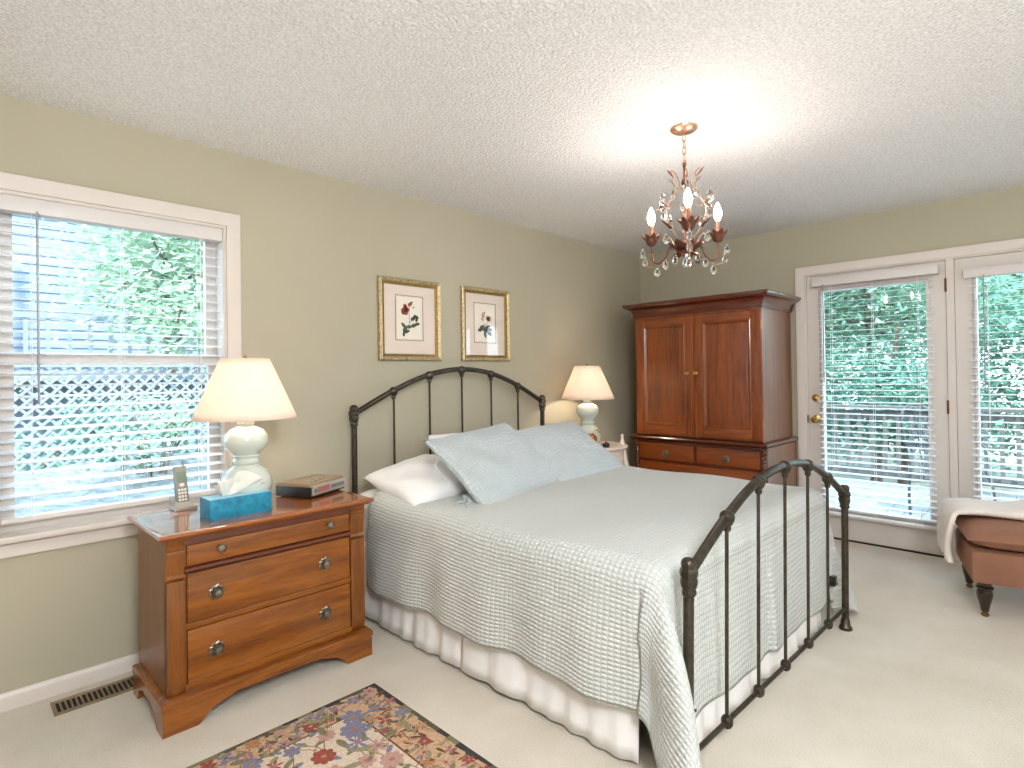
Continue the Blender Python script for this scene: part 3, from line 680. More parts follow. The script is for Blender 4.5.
for sx in (-.1, .1):
    for sy in (-.08, .08): MB().lathe([(0, 0), (.008, 0), (.008, .005), (0, .005)], (sx, sy, 0), 10).build('rubber_foot', M['black'], ck, local=True)

# ------------------------------------------------------------------ pictures
def picture(x0, x1, z0, z1, label, kind):
    t = thing('framed_print', label, 'picture', ((x0+x1)/2, YW, z0), group='framed flower prints above the headboard')
    rect = [(x0, z0), (x1, z0), (x1, z1), (x0, z1)]; F = lambda x, z, h: Vector((x, YW-.001-h, z))
    m = MB(); m.sweep([(0, 0), (0, .022), (-.006, .027), (-.014, .022), (-.018, .024), (-.024, .02), (-.024, 0)], rect, F)
    n = 22
    for k in range(n):   # carved beads along the outer rail
        fx = x0+.012+(x1-x0-.024)*k/(n-1); fz = z0+.012+(z1-z0-.024)*k/(n-1)
        for p in ((fx, z0+.011), (fx, z1-.011), (x0+.011, fz), (x1-.011, fz)): m.ball((p[0], YW-.025, p[1]), (.006, .004, .006), 6, 4)
    fo = m.build('frame', M['gold'], t)
    m = MB(); m.sweep([(-.024, 0), (-.024, .017), (-.034, .014), (-.042, .009), (-.042, 0)], rect, F); m.build('frame_lip', M['golddark'], fo)
    a, b, c, d = x0+.036, x1-.036, z0+.036, z1-.036
    MB().box(a, b, YW-.006, YW-.002, c, d).build('mat_board', M['matboard'], t)
    cx, cz, w2, h2 = (x0+x1)/2-.005, (z0+z1)/2+.012, .095, .132
    m = MB(); R2 = [(cx-w2-.012, cz-h2-.012), (cx+w2+.012, cz-h2-.012), (cx+w2+.012, cz+h2+.012), (cx-w2-.012, cz+h2+.012)]
    m.box(cx-w2, cx+w2, YW-.0072, YW-.006, cz-h2, cz+h2)
    m.cur = 1; m.sweep([(0, .0052), (0, .0066), (-.005, .0066), (-.005, .0052)], R2, F)
    def blob(mi, px_, pz_, rx, rz, rot):
        m.cur = mi; pts = []
        for i in range(12):
            q = 2*pi*i/12; ex, ez = rx*cos(q), rz*sin(q)*(1-.35*cos(q)); pts.append((px_+ex*cos(rot)-ez*sin(rot), pz_+ex*sin(rot)+ez*cos(rot)))
        m.prism(pts, 0, 1, lambda x, z, tt: Vector((x, YW-.0073-.0006*tt-.0002*mi, z)))
    def stem(p):
        m.cur = 3
        for (xa, za), (xb, zb) in zip(p, p[1:]):
            dx, dz = xb-xa, zb-za; l = hypot(dx, dz); nx_, nz_ = -dz/l*.0016, dx/l*.0016
            m.prism([(xa+nx_, za+nz_), (xb+nx_, zb+nz_), (xb-nx_, zb-nz_), (xa-nx_, za-nz_)], 0, 1, lambda x, z, tt: Vector((x, YW-.0073-.0003*tt, z)))
    if kind == 0:
        stem([(cx-.03, cz-.09), (cx, cz-.03), (cx-.005, cz+.04), (cx+.005, cz+.1)]); stem([(cx, cz-.03), (cx+.05, cz+.02)])
        for i, (dx, dz, r) in enumerate(((-.045, .045, .02), (-.03, .062, .02), (-.03, .035, .019), (-.018, .05, .018), (-.035, .075, .014), (0, .085, .014), (.01, .092, .012), (-.05, .03, .013))): blob(2, cx+dx, cz+dz, r, r*.85, i*1.3)
        for dx, dz, rx, ro in ((.03, .0, .024, .5), (.05, .01, .022, -.3), (.055, -.005, .018, 1.2), (-.035, -.07, .026, 1.1), (-.02, -.085, .022, .3), (.0, -.055, .022, .2), (-.05, -.045, .02, 2.4), (.035, -.045, .024, .3), (.06, -.035, .02, .1), (-.045, -.1, .018, 1.5), (.015, .1, .012, .3), (.03, .07, .008, .5)): blob(3, cx+dx, cz+dz, rx, rx*.5, ro)
    else:
        stem([(cx-.005, cz-.06), (cx-.01, cz+.0), (cx-.018, cz+.06)]); stem([(cx-.005, cz-.04), (cx+.035, cz+.03)])
        for i, (dx, dz, r) in enumerate(((.03, .04, .02), (.04, .028, .018), (.025, .03, .016), (-.02, .06, .016), (-.03, .025, .012))): blob(4, cx+dx, cz+dz, r, r*.85, i*1.3)
        for dx, dz, rx, ro in ((-.03, -.03, .026, .5), (-.045, -.05, .024, .2), (0, -.05, .03, -.6), (.025, -.03, .026, .5), (.03, -.065, .026, -1.1), (.05, -.075, .02, -1.3), (.0, -.085, .024, -1.3), (.05, -.045, .02, -.2), (-.02, .055, .016, 1.3), (-.01, .07, .014, .8)): blob(3, cx+dx, cz+dz, rx, rx*.5, ro)
    m.build('flower_print', [M['paper'], M['printline'], M['rosered'], M['leafgrey'], M['printpink']], t)
    MB().box(a, b, YW-.0125, YW-.011, c, d).build('glass', M['picglass'], t)
picture(1.888, 2.36, 1.393, 1.91, 'gilt framed print with a red rose, nearer the window', 0)
picture(2.545, 3.005, 1.395, 1.915, 'gilt framed print of pale flower and grey leaves, nearer the wardrobe', 1)

# ------------------------------------------------------------------ far bedside table and lamp
NX, NY = 3.66, 2.74
NZ = .028
ns = thing('bedside_table', 'round white bedside table in the corner beyond the bed', 'table', (NX, NY, 0))
m = MB(); m.lathe([(0, .703), (.245, .703), (.262, .708), (.27, .718), (.266, .728), (.0, .73)], (NX, NY, 0), 44); m.build('tabletop', M['white_paint'], ns)
m = MB(); m.lathe([(0, .52), (.222, .52), (.23, .53), (.226, .55), (.232, .60), (.236, .66), (.24, .703), (0, .703)], (NX, NY, 0), 44); m.build('apron', M['white_paint'], ns)
for k in range(4):
    a = radians(-45+90*k)-radians(10)
    m = MB(); path = spline([(NX+r*cos(a), NY+r*sin(a), z) for r, z in ((.225, .703), (.245, .60), (.262, .52), (.255, .40), (.225, .25), (.215, .12), (.24, .03), (.255, .0))], 5)
    m.tube(path, [.026-.012*i/(len(path)-1) for i in range(len(path))], 10); m.build('leg', M['white_paint'], ns)
MB().lathe([(0, .2), (.2, .2), (.205, .208), (.2, .216), (0, .216)], (NX, NY, 0), 36).build('shelf', M['white_paint'], ns)
m = MB(); aa = radians(-100)
m.grid(13, 2, lambda i, j: Vector((NX+.243*cos(aa-.5+1.0*i/12), NY+.243*sin(aa-.5+1.0*i/12), .545+.105*j))); dw = m.build('drawer', M['white_paint'], ns); md = dw.modifiers.new('thickness', 'SOLIDIFY'); md.thickness = .016
MB().ball((NX+.257*cos(aa), NY+.257*sin(aa), .6), .013).build('knob', M['oldbrass'], dw)
table_lamp(3.64, 2.775, .702, 'lit white gourd lamp on the round bedside table by the wardrobe', M['bulb_lamp'])
a = thing('ornament', 'small amber ornament on the bedside table below the lamp', 'ornament', (3.56, 2.68, .730))
m = MB(); m.lathe([(0, 0), (.03, 0), (.034, .006), (.022, .014), (.03, .03), (.042, .055), (.036, .08), (.02, .092), (.024, .1), (0, .1)], (3.56, 2.68, .730), 18, None, 6, .08); m.build('body', M['amber'], a)
m = MB(); m.tube(spline([(3.56, 2.68, .828), (3.59, 2.66, .858), (3.62, 2.64, .828), (3.625, 2.632, .798)], 5), .004, 6); m.build('handle', M['brass'], a)
tag(MB().lathe([(0, 0), (.024, 0), (.027, .008), (.027, .026), (.02, .032), (.006, .035), (.007, .042), (0, .044)], (3.60, 2.575, .730), 18).build('trinket_box', M['black'], loc=(3.60, 2.575, .730)), 'tiny round black box near the edge of the bedside table', 'box')
tag(MB().lathe([(0, 0), (.018, 0), (.02, .004), (.018, .03), (.012, .04), (.011, .07), (.013, .075), (.006, .085), (0, .087)], (3.79, 2.555, .730), 16).build('candle', M['white_paint'], loc=(3.79, 2.555, .730)), 'little white candle standing at the right edge of the bedside table', 'candle')

# ------------------------------------------------------------------ armoire
ar = thing('armoire', 'tall reddish mahogany armoire in the corner beside the glazed door', 'wardrobe', (4.5, 2.155, 0))
UF, UB, UL, UR = 4.215, 4.815, 2.69, 1.628
LF, LL, LR = 4.20, 2.71, 1.605
m = MB(); m.box(UF+.02, UB, UR+.004, UL-.004, .77, 1.79); m.build('upper_case', M['maho_side'], ar)
m = MB()
m.box(UF, UF+.03, UR, UR+.006, .775, 1.765); m.box(UF, UF+.03, UL-.008, UL, .775, 1.765); m.box(UF+.001, UF+.03, UR+.006, UL-.008, 1.745, 1.765); m.build('face_frame', M['maho_z'], ar)
CR = [(0, 0), (.006, 0), (.008, .012), (.014, .018), (.016, .04), (.026, .06), (.046, .078), (.066, .086), (.07, .094), (.078, .098), (.08, .112), (.074, .118), (0, .118)]
loop = [(UF, UL), (UF, UR), (UB, UR)]
m = MB(); m.sweep(CR, [(UB, UL), (UF, UL), (UF, UR), (UB, UR)], lambda x, y, h: Vector((x, y, 1.757+h)), closed=False); m.box(UF, UB, UR, UL, 1.79, 1.872); m.build('cornice', M['maho_dark'], ar)
m = MB(); m.sweep([(0, 0), (.012, 0), (.018, .008), (.03, .012), (.034, .024), (.03, .034), (.012, .04), (0, .044)], [(UB, UL+.006), (UF-.006, UL+.006), (UF-.006, UR-.006), (UB, UR-.006)], lambda x, y, h: Vector((x, y, .732+h)), closed=False); m.box(UF, UB, UR, UL, .733, .775); m.build('waist_moulding', M['maho_dark'], ar)
def adoor(ya, yb, ky):
    z0, z1, st = .785, 1.742, .075; f0, f1 = UF-.006, UF+.02
    m = MB(); m.box(f0, f1, ya, ya+st, z0, z1, .003); m.box(f0, f1, yb-st, yb, z0, z1, .003); o = m.build('door', M['maho_z'], ar)
    MB().box(f0+.0005, f1, ya+st, yb-st, z0, z0+st, .002).build('door_rail', M['maho_y'], o); MB().box(f0+.0005, f1, ya+st, yb-st, z1-st+.015, z1, .002).build('door_rail', M['maho_y'], o)
    a, b, c, d = ya+st, yb-st, z0+st, z1-st+.015
    m = MB(); m.box(f0+.012, f1, a, b, c, d)
    m.sweep([(0, .0), (0, .013), (-.006, .016), (-.014, .01), (-.022, .003), (-.022, 0)], [(a, c), (b, c), (b, d), (a, d)], lambda y, z, h: Vector((f0+.012-h, y, z)))
    m.prism([(a+.045, c+.045), (b-.045, c+.045), (b-.045, d-.045), (a+.045, d-.045)], 0, .004, lambda y, z, h: Vector((f0+.0122-h, y, z)))
    m.build('door_panel', M['maho_z'], o)
    m = MB(); m.lathe([(0, 0), (.012, 0), (.009, .006), (.008, .014), (.018, .02), (.022, .029), (.017, .037), (0, .04)], (f0, ky, 1.285), 18, Matrix.Rotation(-pi/2, 4, 'Y')); m.build('door_knob', M['brass'], o)
    hy = ya-.002 if ya < 2 else yb+.002
    for z in (.9, 1.63):
        MB().tube([(f0+.004, hy, z-.03), (f0+.004, hy, z+.03)], .005, 8).build('hinge', M['oldbrass'], o)
adoor(2.160, 2.682, 2.203); adoor(1.634, 2.156, 2.128)
MB().box(LF+.02, UB, LR, LL, .10, .733).build('lower_case', M['maho_side'], ar)
for yc in (LL-.022, LR+.022):
    m = MB(); n = 96
    def rope(i, j):
        a = 2*pi*i/16; z = .12+.60*j/n; r = .017*(1+.2*cos(2*(a-2*pi*z/.055)))
        return Vector((LF+.014+r*cos(a), yc+r*sin(a), z))
    m.grid(16, n+1, rope, closeu=True); m.build('rope_column', M['maho_dark'], ar)
m = MB()
for z in (.11, .318, .558, .708): m.box(LF+.008, LF+.03, LR+.045, LL-.045, z, z+.018)
m.box(LF+.008, LF+.03, 2.147, 2.165, .558, .72); m.build('drawer_divider', M['maho_dark'], ar)
def apull(y, z, par):
    m = MB(); R = Matrix.Rotation(-pi/2, 4, 'Y')
    m.lathe([(0, 0), (.027, 0), (.028, .003), (.02, .006), (.008, .006), (.007, .014), (.011, .018), (0, .021)], (LF+.002, y, z), 20, R, 8, .1)
    m.tube([(LF-.01+.004*sin(q), y+.02*cos(q), z-.004+.02*sin(q)) for q in [2*pi*i/18 for i in range(18)]], .0026, 6, closed=True); m.build('drawer_pull', M['pewter'], par)
for ya, yb, z0, z1, pulls in ((2.168, LL-.048, .579, .706, (2.416,)), (LR+.048, 2.144, .579, .706, (1.905,)), (LR+.048, LL-.048, .339, .555, (2.484, 1.835)), (LR+.048, LL-.048, .131, .315, (2.484, 1.835))):
    o = MB().box(LF+.002, LF+.03, ya, yb, z0, z1, .004).build('drawer', M['maho_y'], ar)
    for y in pulls: apull(y, (z0+z1)/2-.01 if len(pulls) == 1 else (z0+z1)/2, o)
m = MB(); m.sweep([(0, 0), (.018, 0), (.018, .07), (.01, .085), (0, .09)], [(UB, LL), (LF+.01, LL), (LF+.01, LR), (UB, LR)], lambda x, y, h: Vector((x, y, .035+h)), closed=False); m.build('plinth', M['maho_dark'], ar)
for x in (LF+.05, UB-.05):
    for y in (LL-.05, LR+.05): MB().lathe([(0, 0), (.02, 0), (.034, .012), (.036, .024), (.026, .036), (0, .04)], (x, y, 0), 16).build('bun_foot', M['maho_dark'], ar)

# ------------------------------------------------------------------ upholstered bench and throw
BR = radians(14)
be = thing('upholstered_bench', 'rose brown velvet bench on dark turned legs before the glazed panel', 'bench', (3.785, .415, 0), BR)
BW, BL = .56, 1.05   # local: x 0..BW away from camera, y 0..-BL to the right
def softbox(m, x0, x1, y0, y1, z0, z1, r, n=9, crown=0.0, waist=0.0):
    bm = bmesh.new(); bmesh.ops.create_cube(bm, size=1)
    bmesh.ops.bevel(bm, geom=bm.edges[:]+bm.verts[:], offset=.0001, segments=1, affect='EDGES'); bm.free()
    m.box(x0, x1, y0, y1, z0, z1, r)
m = MB(); m.box(.0, BW, -BL, 0, .175, .345, .028); m.build('seat_base', M['velvet'], be, local=True)
def cush(i, j, s):
    u, v = -1+2*i/30, -1+2*j/40; x = BW/2+u*(BW/2+.012); y = -BL/2+v*(BL/2+.012)
    k = (max(0, (1-u**6)*(1-v**6)))**.42
    return Vector((x-.01*u*(1-k)*0, y, .405+s*(.058*k)+(.014*(1-u*u)*(1-v*v) if s > 0 else 0)))
m = MB(); m.grid(31, 41, lambda i, j: cush(i, j, 1)); m.grid(31, 41, lambda i, j: cush(i, j, -1)); cu = m.build('seat_cushion', M['velvet'], be, local=True, ang=60)
m = MB(); q = [(-.014, .014), (BW+.014, .014), (BW+.014, -BL-.014), (-.014, -BL-.014)]
m.tube([Vector((x, y, .405)) for x, y in q], .006, 8, closed=True); m.build('piping', M['velvet'], cu, local=True)
for x in (.05, BW-.05):
    for y in (-.06, -BL+.06):
        l = MB().lathe([(0, .028), (.018, .028), (.022, .055), (.032, .092), (.036, .118), (.031, .138), (.038, .145), (.038, .153), (.031, .158), (.034, .165), (.034, .178), (0, .178)], (x, y, 0), 18).build('leg', M['darkwood'], be, local=True)
        MB().lathe([(0, 0), (.012, 0), (.018, .006), (.018, .012), (.012, .018), (.014, .03), (0, .03)], (x, y, 0), 14).build('caster', M['oldbrass'], l, local=True)
tr = MB()
path = [(0.03, .21), (.034, .27), (.03, .34), (.026, .42), (.01, .475), (-.05, .487), (-.12, .483), (-.19, .482), (-.25, .492), (-.31, .515), (-.37, .535), (-.45, .54), (-.53, .52), (-.6, .495), (-.7, .485)]
pp = spline([(0, y, z) for y, z in path], 4); npp = len(pp)
def thr(i, j):
    u = i/14; p = pp[j]; x = .23+.36*u+.015*sin(j*.35)
    if j < 18: x += .03*(u-.5)*(18-j)/18
    dz = .010*sin(9*u+j*.22)+.008*sin(17*u)
    if j < 18: return Vector((x, p.y+.012+abs(dz), p.z))
    return Vector((x, p.y, .480+(p.z-.474)*max(0, sin(pi*u))**.45+abs(dz)*.6*sin(pi*u)+.002))
tr.grid(15, npp, thr)
to = tr.build('throw_blanket', M['throw'], loc=(3.785, .415, 0), local=True, ang=180); to.rotation_euler = (0, 0, BR)
md = to.modifiers.new('thickness', 'SOLIDIFY'); md.thickness = .024; md.offset = 1
tag(to, 'cream throw blanket draped over the back of the velvet bench', 'blanket')

# ------------------------------------------------------------------ rug
RX, RY = 1.285, 2.115
rg = MB(); rnd = random.Random(5)
RW, RD = .95, 1.45      # extends to -x and -y
rx0, ry0 = RX-RW, RY-RD
rg.box(rx0, RX, ry0, RY, .0, .010)
lay = [0]
def flat(poly, mi, lift):
    lay[0] += 1; lift += lay[0]*3e-7; rg.cur = mi; rg.add([(x, y, .0101+lift) for x, y in poly], [tuple(range(len(poly)))])
def leafp(x, y, l, w_, a, mi, lift=.0006):
    pts = []
    for i in range(10):
        t = 2*pi*i/10; px_, py_ = l/2*cos(t), w_/2*sin(t)*(1+.3*cos(t)); pts.append((x+px_*cos(a)-py_*sin(a), y+px_*sin(a)+py_*cos(a)))
    if all(rx0+.004 < p[0] < RX-.004 and ry0+.004 < p[1] < RY-.004 for p in pts): flat(pts, mi, lift)
def vine(x, y, a, L, mi, wd=.004, curl=6.0):
    st = 10; pl, pr_ = [], []; c = rnd.uniform(-curl, curl)
    for i in range(st+1):
        pl.append((x-sin(a)*wd/2, y+cos(a)*wd/2)); pr_.append((x+sin(a)*wd/2, y-cos(a)*wd/2)); a += c*L/st; x += cos(a)*L/st; y += sin(a)*L/st
    poly = pl+pr_[::-1]
    if all(rx0+.01 < p[0] < RX-.01 and ry0+.01 < p[1] < RY-.01 for p in poly):
        rg.cur = mi
        o = len(pl); rg.add([(p[0], p[1], .0104) for p in poly], [(i, i+1, 2*o-2-i, 2*o-1-i) for i in range(o-1)])
    return x, y
def flower(x, y, r, mi, mc, n, sharp):
    a0 = rnd.uniform(0, 6)
    for k in range(n): a = a0+2*pi*k/n; leafp(x+r*.55*cos(a), y+r*.55*sin(a), r, r*(.32 if sharp else .62), a, mi, .0008+.00003*k)
    leafp(x, y, r*.5, r*.45, 0, mc, .0012)
# field, lines
BO, BS = .135, .165
flat([(rx0+BS, ry0+BO), (RX-BS, ry0+BO), (RX-BS, RY-BO), (rx0+BS, RY-BO)], 1, .0001)
for e, mi, wd in ((0, 2, .007),):
    q = [(rx0+BS, ry0+BO), (RX-BS, ry0+BO), (RX-BS, RY-BO), (rx0+BS, RY-BO)]
    for i in range(4):
        (xa, ya), (xb, yb) = q[i], q[(i+1) % 4]
        flat([(min(xa, xb)-wd/2, min(ya, yb)-wd/2), (max(xa, xb)+wd/2, min(ya, yb)-wd/2), (max(xa, xb)+wd/2, max(ya, yb)+wd/2), (min(xa, xb)-wd/2, max(ya, yb)+wd/2)], 2, .0003)
# dark edge band, broken with olive
k = 0
for side in range(4):
    L_ = RW if side in (0, 2) else RD; n = int(L_/.055)
    for i in range(n):
        s0, s1 = L_*i/n, L_*(i+1)/n; wv = .018+.012*rnd.random(); mi = (3, 4, 3, 5)[rnd.randrange(4)]
        if side == 0: p = [(rx0+s0, RY), (rx0+s1, RY), (rx0+s1, RY-wv), (rx0+s0, RY-wv*.8)]
        elif side == 2: p = [(rx0+s0, ry0), (rx0+s1, ry0), (rx0+s1, ry0+wv), (rx0+s0, ry0+wv*.8)]
        elif side == 1: p = [(RX, ry0+s0), (RX, ry0+s1), (RX-wv, ry0+s1), (RX-wv*.8, ry0+s0)]
        else: p = [(rx0, ry0+s0), (rx0, ry0+s1), (rx0+wv, ry0+s1), (rx0+wv*.8, ry0+s0)]
        flat(p, mi, .0002)
PAL = [6, 7, 8, 9, 10, 6, 9]
def inb(x, y): return x > RX-BS or x < rx0+BS or y > RY-BO or y < ry0+BO
spots = []
for tries in range(2600):
    x, y = rnd.uniform(rx0+.03, RX-.03), rnd.uniform(ry0+.03, RY-.03); b = inb(x, y)
    if abs(x-(RX-BS)) < .012 or abs(y-(RY-BO)) < .012: continue
    mind = .05 if b else .075
    if any(hypot(x-p, y-q_) < mind for p, q_ in spots): continue
    spots.append((x, y))
    if b:
        r = rnd.uniform(.018, .032); flower(x, y, r, rnd.choice(PAL), rnd.choice((6, 8, 10)), rnd.choice((4, 5, 6)), rnd.random() < .35)
        for _ in range(5): leafp(x+rnd.uniform(-.05, .05), y+rnd.uniform(-.05, .05), rnd.uniform(.025, .05), rnd.uniform(.008, .018), rnd.uniform(0, 6), rnd.choice((4, 5, 11, 5, 9, 12)), .0005)
        for _ in range(3): vine(x, y, rnd.uniform(0, 6), .07, rnd.choice((12, 5, 8)), .003, 20)
    else:
        r = rnd.uniform(.03, .05); flower(x, y, r, rnd.choice((6, 7, 6, 9, 10)), rnd.choice((8, 7)), rnd.choice((6, 7, 8)), rnd.random() < .6)
        vine(x, y, rnd.uniform(0, 6), .11, 12, .003, 20); leafp(x+rnd.uniform(-.06, .06), y+rnd.uniform(-.06, .06), .05, .02, rnd.uniform(0, 6), rnd.choice((11, 5, 9)), .0004)
        a = rnd.uniform(0, 6); ex, ey = vine(x, y, a, .13, 5, .004, 14); leafp(ex, ey, .075, .026, a+.6, rnd.choice((5, 11)), .0007); leafp((x+ex)/2, (y+ey)/2+.015, .06, .02, a-.7, 5, .0006)
cols = [(214, 178, 146), (226, 208, 188), (124, 78, 62), (78, 74, 74), (106, 100, 80), (138, 132, 104), (164, 92, 80), (178, 124, 126), (190, 140, 100), (138, 138, 160), (200, 160, 148), (160, 152, 122), (124, 84, 62)]
rms = [mat('rug_wool_%s' % 'abcdefghijklmn'[i], tuple(int(v*.93) for v in c), 1, var=.16, vscale=90, bump=.6, bscale=260, bdist=.004, spec=.02) for i, c in enumerate(cols)]
tag(rg.build('floral_rug', rms, loc=(RX-RW/2, RY-RD/2, 0), recalc=False), 'floral rug with dark edge and peach border, on carpet before the dresser', 'rug')

# ------------------------------------------------------------------ chandelier
CX, CY = 2.474, 1.297
CHZ = 1.84
ch = thing('chandelier', 'small bronze candle chandelier with crystal drops, hanging from the ceiling', 'chandelier', (CX, CY, H))
MB().lathe([(0, -.03), (.014, -.028), (.03, -.024), (.052, -.016), (.062, -.008), (.064, 0), (0, 0)], (CX, CY, H), 28).build('ceiling_canopy', M['gilt'], ch)
m = MB(); z = H-.028
for k in range(5):
    pts = []
    for i in range(14):
        a = 2*pi*i/14; q = (.009*cos(a), .019*sin(a)); pts.append((CX+(q[0] if k % 2 else 0), CY+(0 if k % 2 else q[0]), z-.017+q[1]))
    m.tube(pts, .0022, 6, closed=True); z -= .031
m.build('chain', M['gilt'], ch)
m = MB()
m.tube([(CX, CY, z+.02), (CX, CY, 1.90)], .006, 10)
m.lathe([(.006, .0), (.014, -.008), (.018, -.018), (.012, -.03), (.016, -.04), (.006, -.05)], (CX, CY, 2.20), 14); m.lathe([(.006, .02), (.016, .01), (.02, -.005), (.012, -.02), (.006, -.03)], (CX, CY, 1.99), 14)
m.build('centre_stem', M['copper'], ch)
def leaf3(m, base, out, upv, L, W, curl, n=7):
    base, out, upv = Vector(base), Vector(out).normalized(), Vector(upv).normalized(); sd = out.cross(upv).normalized()
    rows = []
    for j in range(n+1):
        f = j/n; a = curl*f; ctr = base+out*(L*sin(min(a, 3))/max(curl, .01) if curl > .05 else L*f)*1.0+upv*(L*(1-cos(a))/max(curl, .01) if curl > .05 else 0)
        wv = W*sin(pi*min(1, f*.96+.04))**.8*(1-.2*f)
        rows.append((ctr, wv))
    def P(i, j):
        c, wv = rows[j]; s = (i-2)/2; return c+sd*s*wv/2+upv*(.15*abs(s)*wv)
    m.grid(5, n+1, P)
m = MB()
for k in range(8):
    a = 2*pi*k/8; d = Vector((cos(a), sin(a), .1)); leaf3(m, (CX+.006*cos(a), CY+.006*sin(a), 1.855), d, (0, 0, 1), .095, .06, 1.0)
for k in range(6):
    a = 2*pi*k/6+.3; d = Vector((cos(a), sin(a), -.5)); leaf3(m, (CX, CY, 1.89), d, (0, 0, -1), .09, .06, .6)
o = m.build('hub_leaves', M['copper'], ch); md = o.modifiers.new('thickness', 'SOLIDIFY'); md.thickness = .0016
MB().lathe([(0, -.045), (.006, -.04), (.012, -.03), (.008, -.022), (.02, -.012), (.032, .006), (.036, .024), (.024, .04), (.01, .05), (0, .05)], (CX, CY, 1.86), 18).build('hub', M['copper'], ch)
camdir = atan2(-CY, -CX)
drops = []
for k in range(3):
    a = camdir+2*pi*k/3+radians(4); dx, dy = cos(a), sin(a); R_ = .178
    def at(r, z): return (CX+r*dx, CY+r*dy, z)
    arm = spline([at(.02, 1.875), at(.055, 1.90), at(.085, 1.885), at(.105, 1.845), at(.14, 1.822), at(.172, 1.84), at(R_, 1.885), at(R_, 1.922)], 6)
    ao = MB().tube(arm, .0042, 8).build('arm', M['copper'], ch)
    m = MB(); m.tube(spline([at(.105, 1.845), at(.13, 1.815), at(.16, 1.805), at(.2, 1.815), at(.215, 1.84), at(.205, 1.862)], 5), .0026, 6); m.tube(spline([at(.06, 1.9), at(.075, 1.93), at(.1, 1.95), at(.115, 1.93)], 5), .0022, 6); m.build('scroll', M['gilt'], ao)
    m = MB(); zc = 1.918
    for q in range(8):
        b = 2*pi*q/8; leaf3(m, at(R_, zc), (cos(b), sin(b), .55), (-.3*cos(b), -.3*sin(b), 1), .07, .038, .55)
    m.lathe([(0, -.006), (.015, -.004), (.025, .006), (.031, .024), (.024, .028), (0, .028)], at(R_, zc), 14)
    o = m.build('bulb_cup', M['copper'], ao); md = o.modifiers.new('thickness', 'SOLIDIFY'); md.thickness = .0014
    MB().lathe([(0, .02), (.0095, .02), (.0095, .094), (.006, .098), (0, .098)], at(R_, zc), 12).build('candle_sleeve', M['candle'], ao)
    MB().lathe([(0, .098), (.009, .10), (.0165, .117), (.0185, .134), (.015, .154), (.008, .172), (.002, .184), (0, .185)], at(R_, zc), 12).build('candle_bulb', M['bulb_ch'], ao)
    # wire frame rising to the crown
    m = MB(); b2 = a+pi/3
    def at2(r, z): return (CX+r*cos(b2), CY+r*sin(b2), z)
    m.tube(spline([at2(.03, 1.9), at2(.085, 1.98), at2(.10, 2.05), at2(.06, 2.12), at2(.03, 2.17), at2(.045, 2.215), at2(.075, 2.235)], 6), .003, 6)
    m.tube(spline([at(.03, 2.10), at(.075, 2.08), at(.105, 2.1), at(.11, 2.12)], 5), .0025, 6)
    m.tube(spline([at(.012, 2.155), at(.04, 2.165), at(.062, 2.2), at(.058, 2.235)], 5), .0028, 6)
    m.build('crown_wire', M['gilt'], ch)
    m = MB()
    leaf3(m, at(.05, 2.18), (dx, dy, .9), (0, 0, 1), .05, .018, .4); leaf3(m, at2(.06, 2.2), (cos(b2), sin(b2), .8), (0, 0, 1), .045, .018, .3)
    leaf3(m, at2(.095, 2.06), (cos(b2), sin(b2), .3), (0, 0, 1), .05, .022, .4); leaf3(m, at(.105, 2.1), (dx, dy, -.6), (0, 0, 1), .05, .02, .3); leaf3(m, at2(.07, 1.96), (cos(b2), sin(b2), .4), (0, 0, 1), .06, .025, .5)
    o = m.build('crown_leaf', M['copper'], ch); md = o.modifiers.new('thickness', 'SOLIDIFY'); md.thickness = .0012
    drops += [at(.118, 2.115), at2(.105, 1.93), at(.215, 1.855), at2(.058, 1.835), at(.105, 1.83), at(R_+.05, 1.9), at2(.115, 2.03), at(.06, 2.16), at2(.12, 2.12), at(.15, 1.80), at2(.08, 2.0)]
for p in drops:
    m = MB(); m.lathe([(0, -.044), (.010, -.037), (.0155, -.024), (.012, -.008), (.004, .002), (0, .003)], p, 8); m.ball((p[0], p[1], p[2]+.008), .0045, 6, 4); m.tube([(p[0], p[1], p[2]+.01), (p[0], p[1], p[2]+.026)], .0008, 4)
    m.build('crystal_drop', M['crystal'], ch, ang=10)

# ------------------------------------------------------------------ outdoors
GZ = -.9
g = MB().box(-14, 30, -14, 30, GZ-.2, GZ).build('ground', M['mulch']); struct(g, 'yard ground around the house')
tb_ = MB(); tb_.grid(40, 14, lambda i, j: Vector((-2+.2*i, 3.35+2.05*j/13, .40+.24*j/13+.05*sin(1.7*i)*sin(j*1.3)+.03*sin(3.1*i+j)))); tb_.box(-2, 5.8, 3.35, 5.4, GZ, .30)
struct(tb_.build('ground', M['litter']), 'raised planting bed of pale leaf litter under the window')
m = MB(); y = -3.2
while y < 5.2:
    m.box(XW+T+.02, 8.1, y, y+.135, -.11, -.075); y += .142
m.box(XW+T+.02, 8.1, -3.2, 5.2, -.30, -.112)
struct(m.build('deck', M['deck']), 'grey board deck outside the glazed door')
dr_ = thing('deck_railing', 'grey wooden deck railing with square balusters outside the glazed door', 'railing', (8.0, 1.0, -.075))
m = MB(); m.box(7.92, 8.08, -3.1, 5.1, .82, .86, .004); m.box(7.98, 8.02, -3.1, 5.1, .70, .80, .003); m.box(7.98, 8.02, -3.1, 5.1, .02, .10, .003); m.build('rail', M['rail'], dr_)
for k in range(5):
    y = -3.0+2*k*.99; MB().box(7.95, 8.05, y-.05, y+.05, -.075, .93, .006).build('post', M['rail'], dr_)
for k in range(60):
    y = -3.0+.133*k
    MB().box(7.955, 7.99, y-.019, y+.019, .03, .78).build('baluster', M['rail'], dr_)
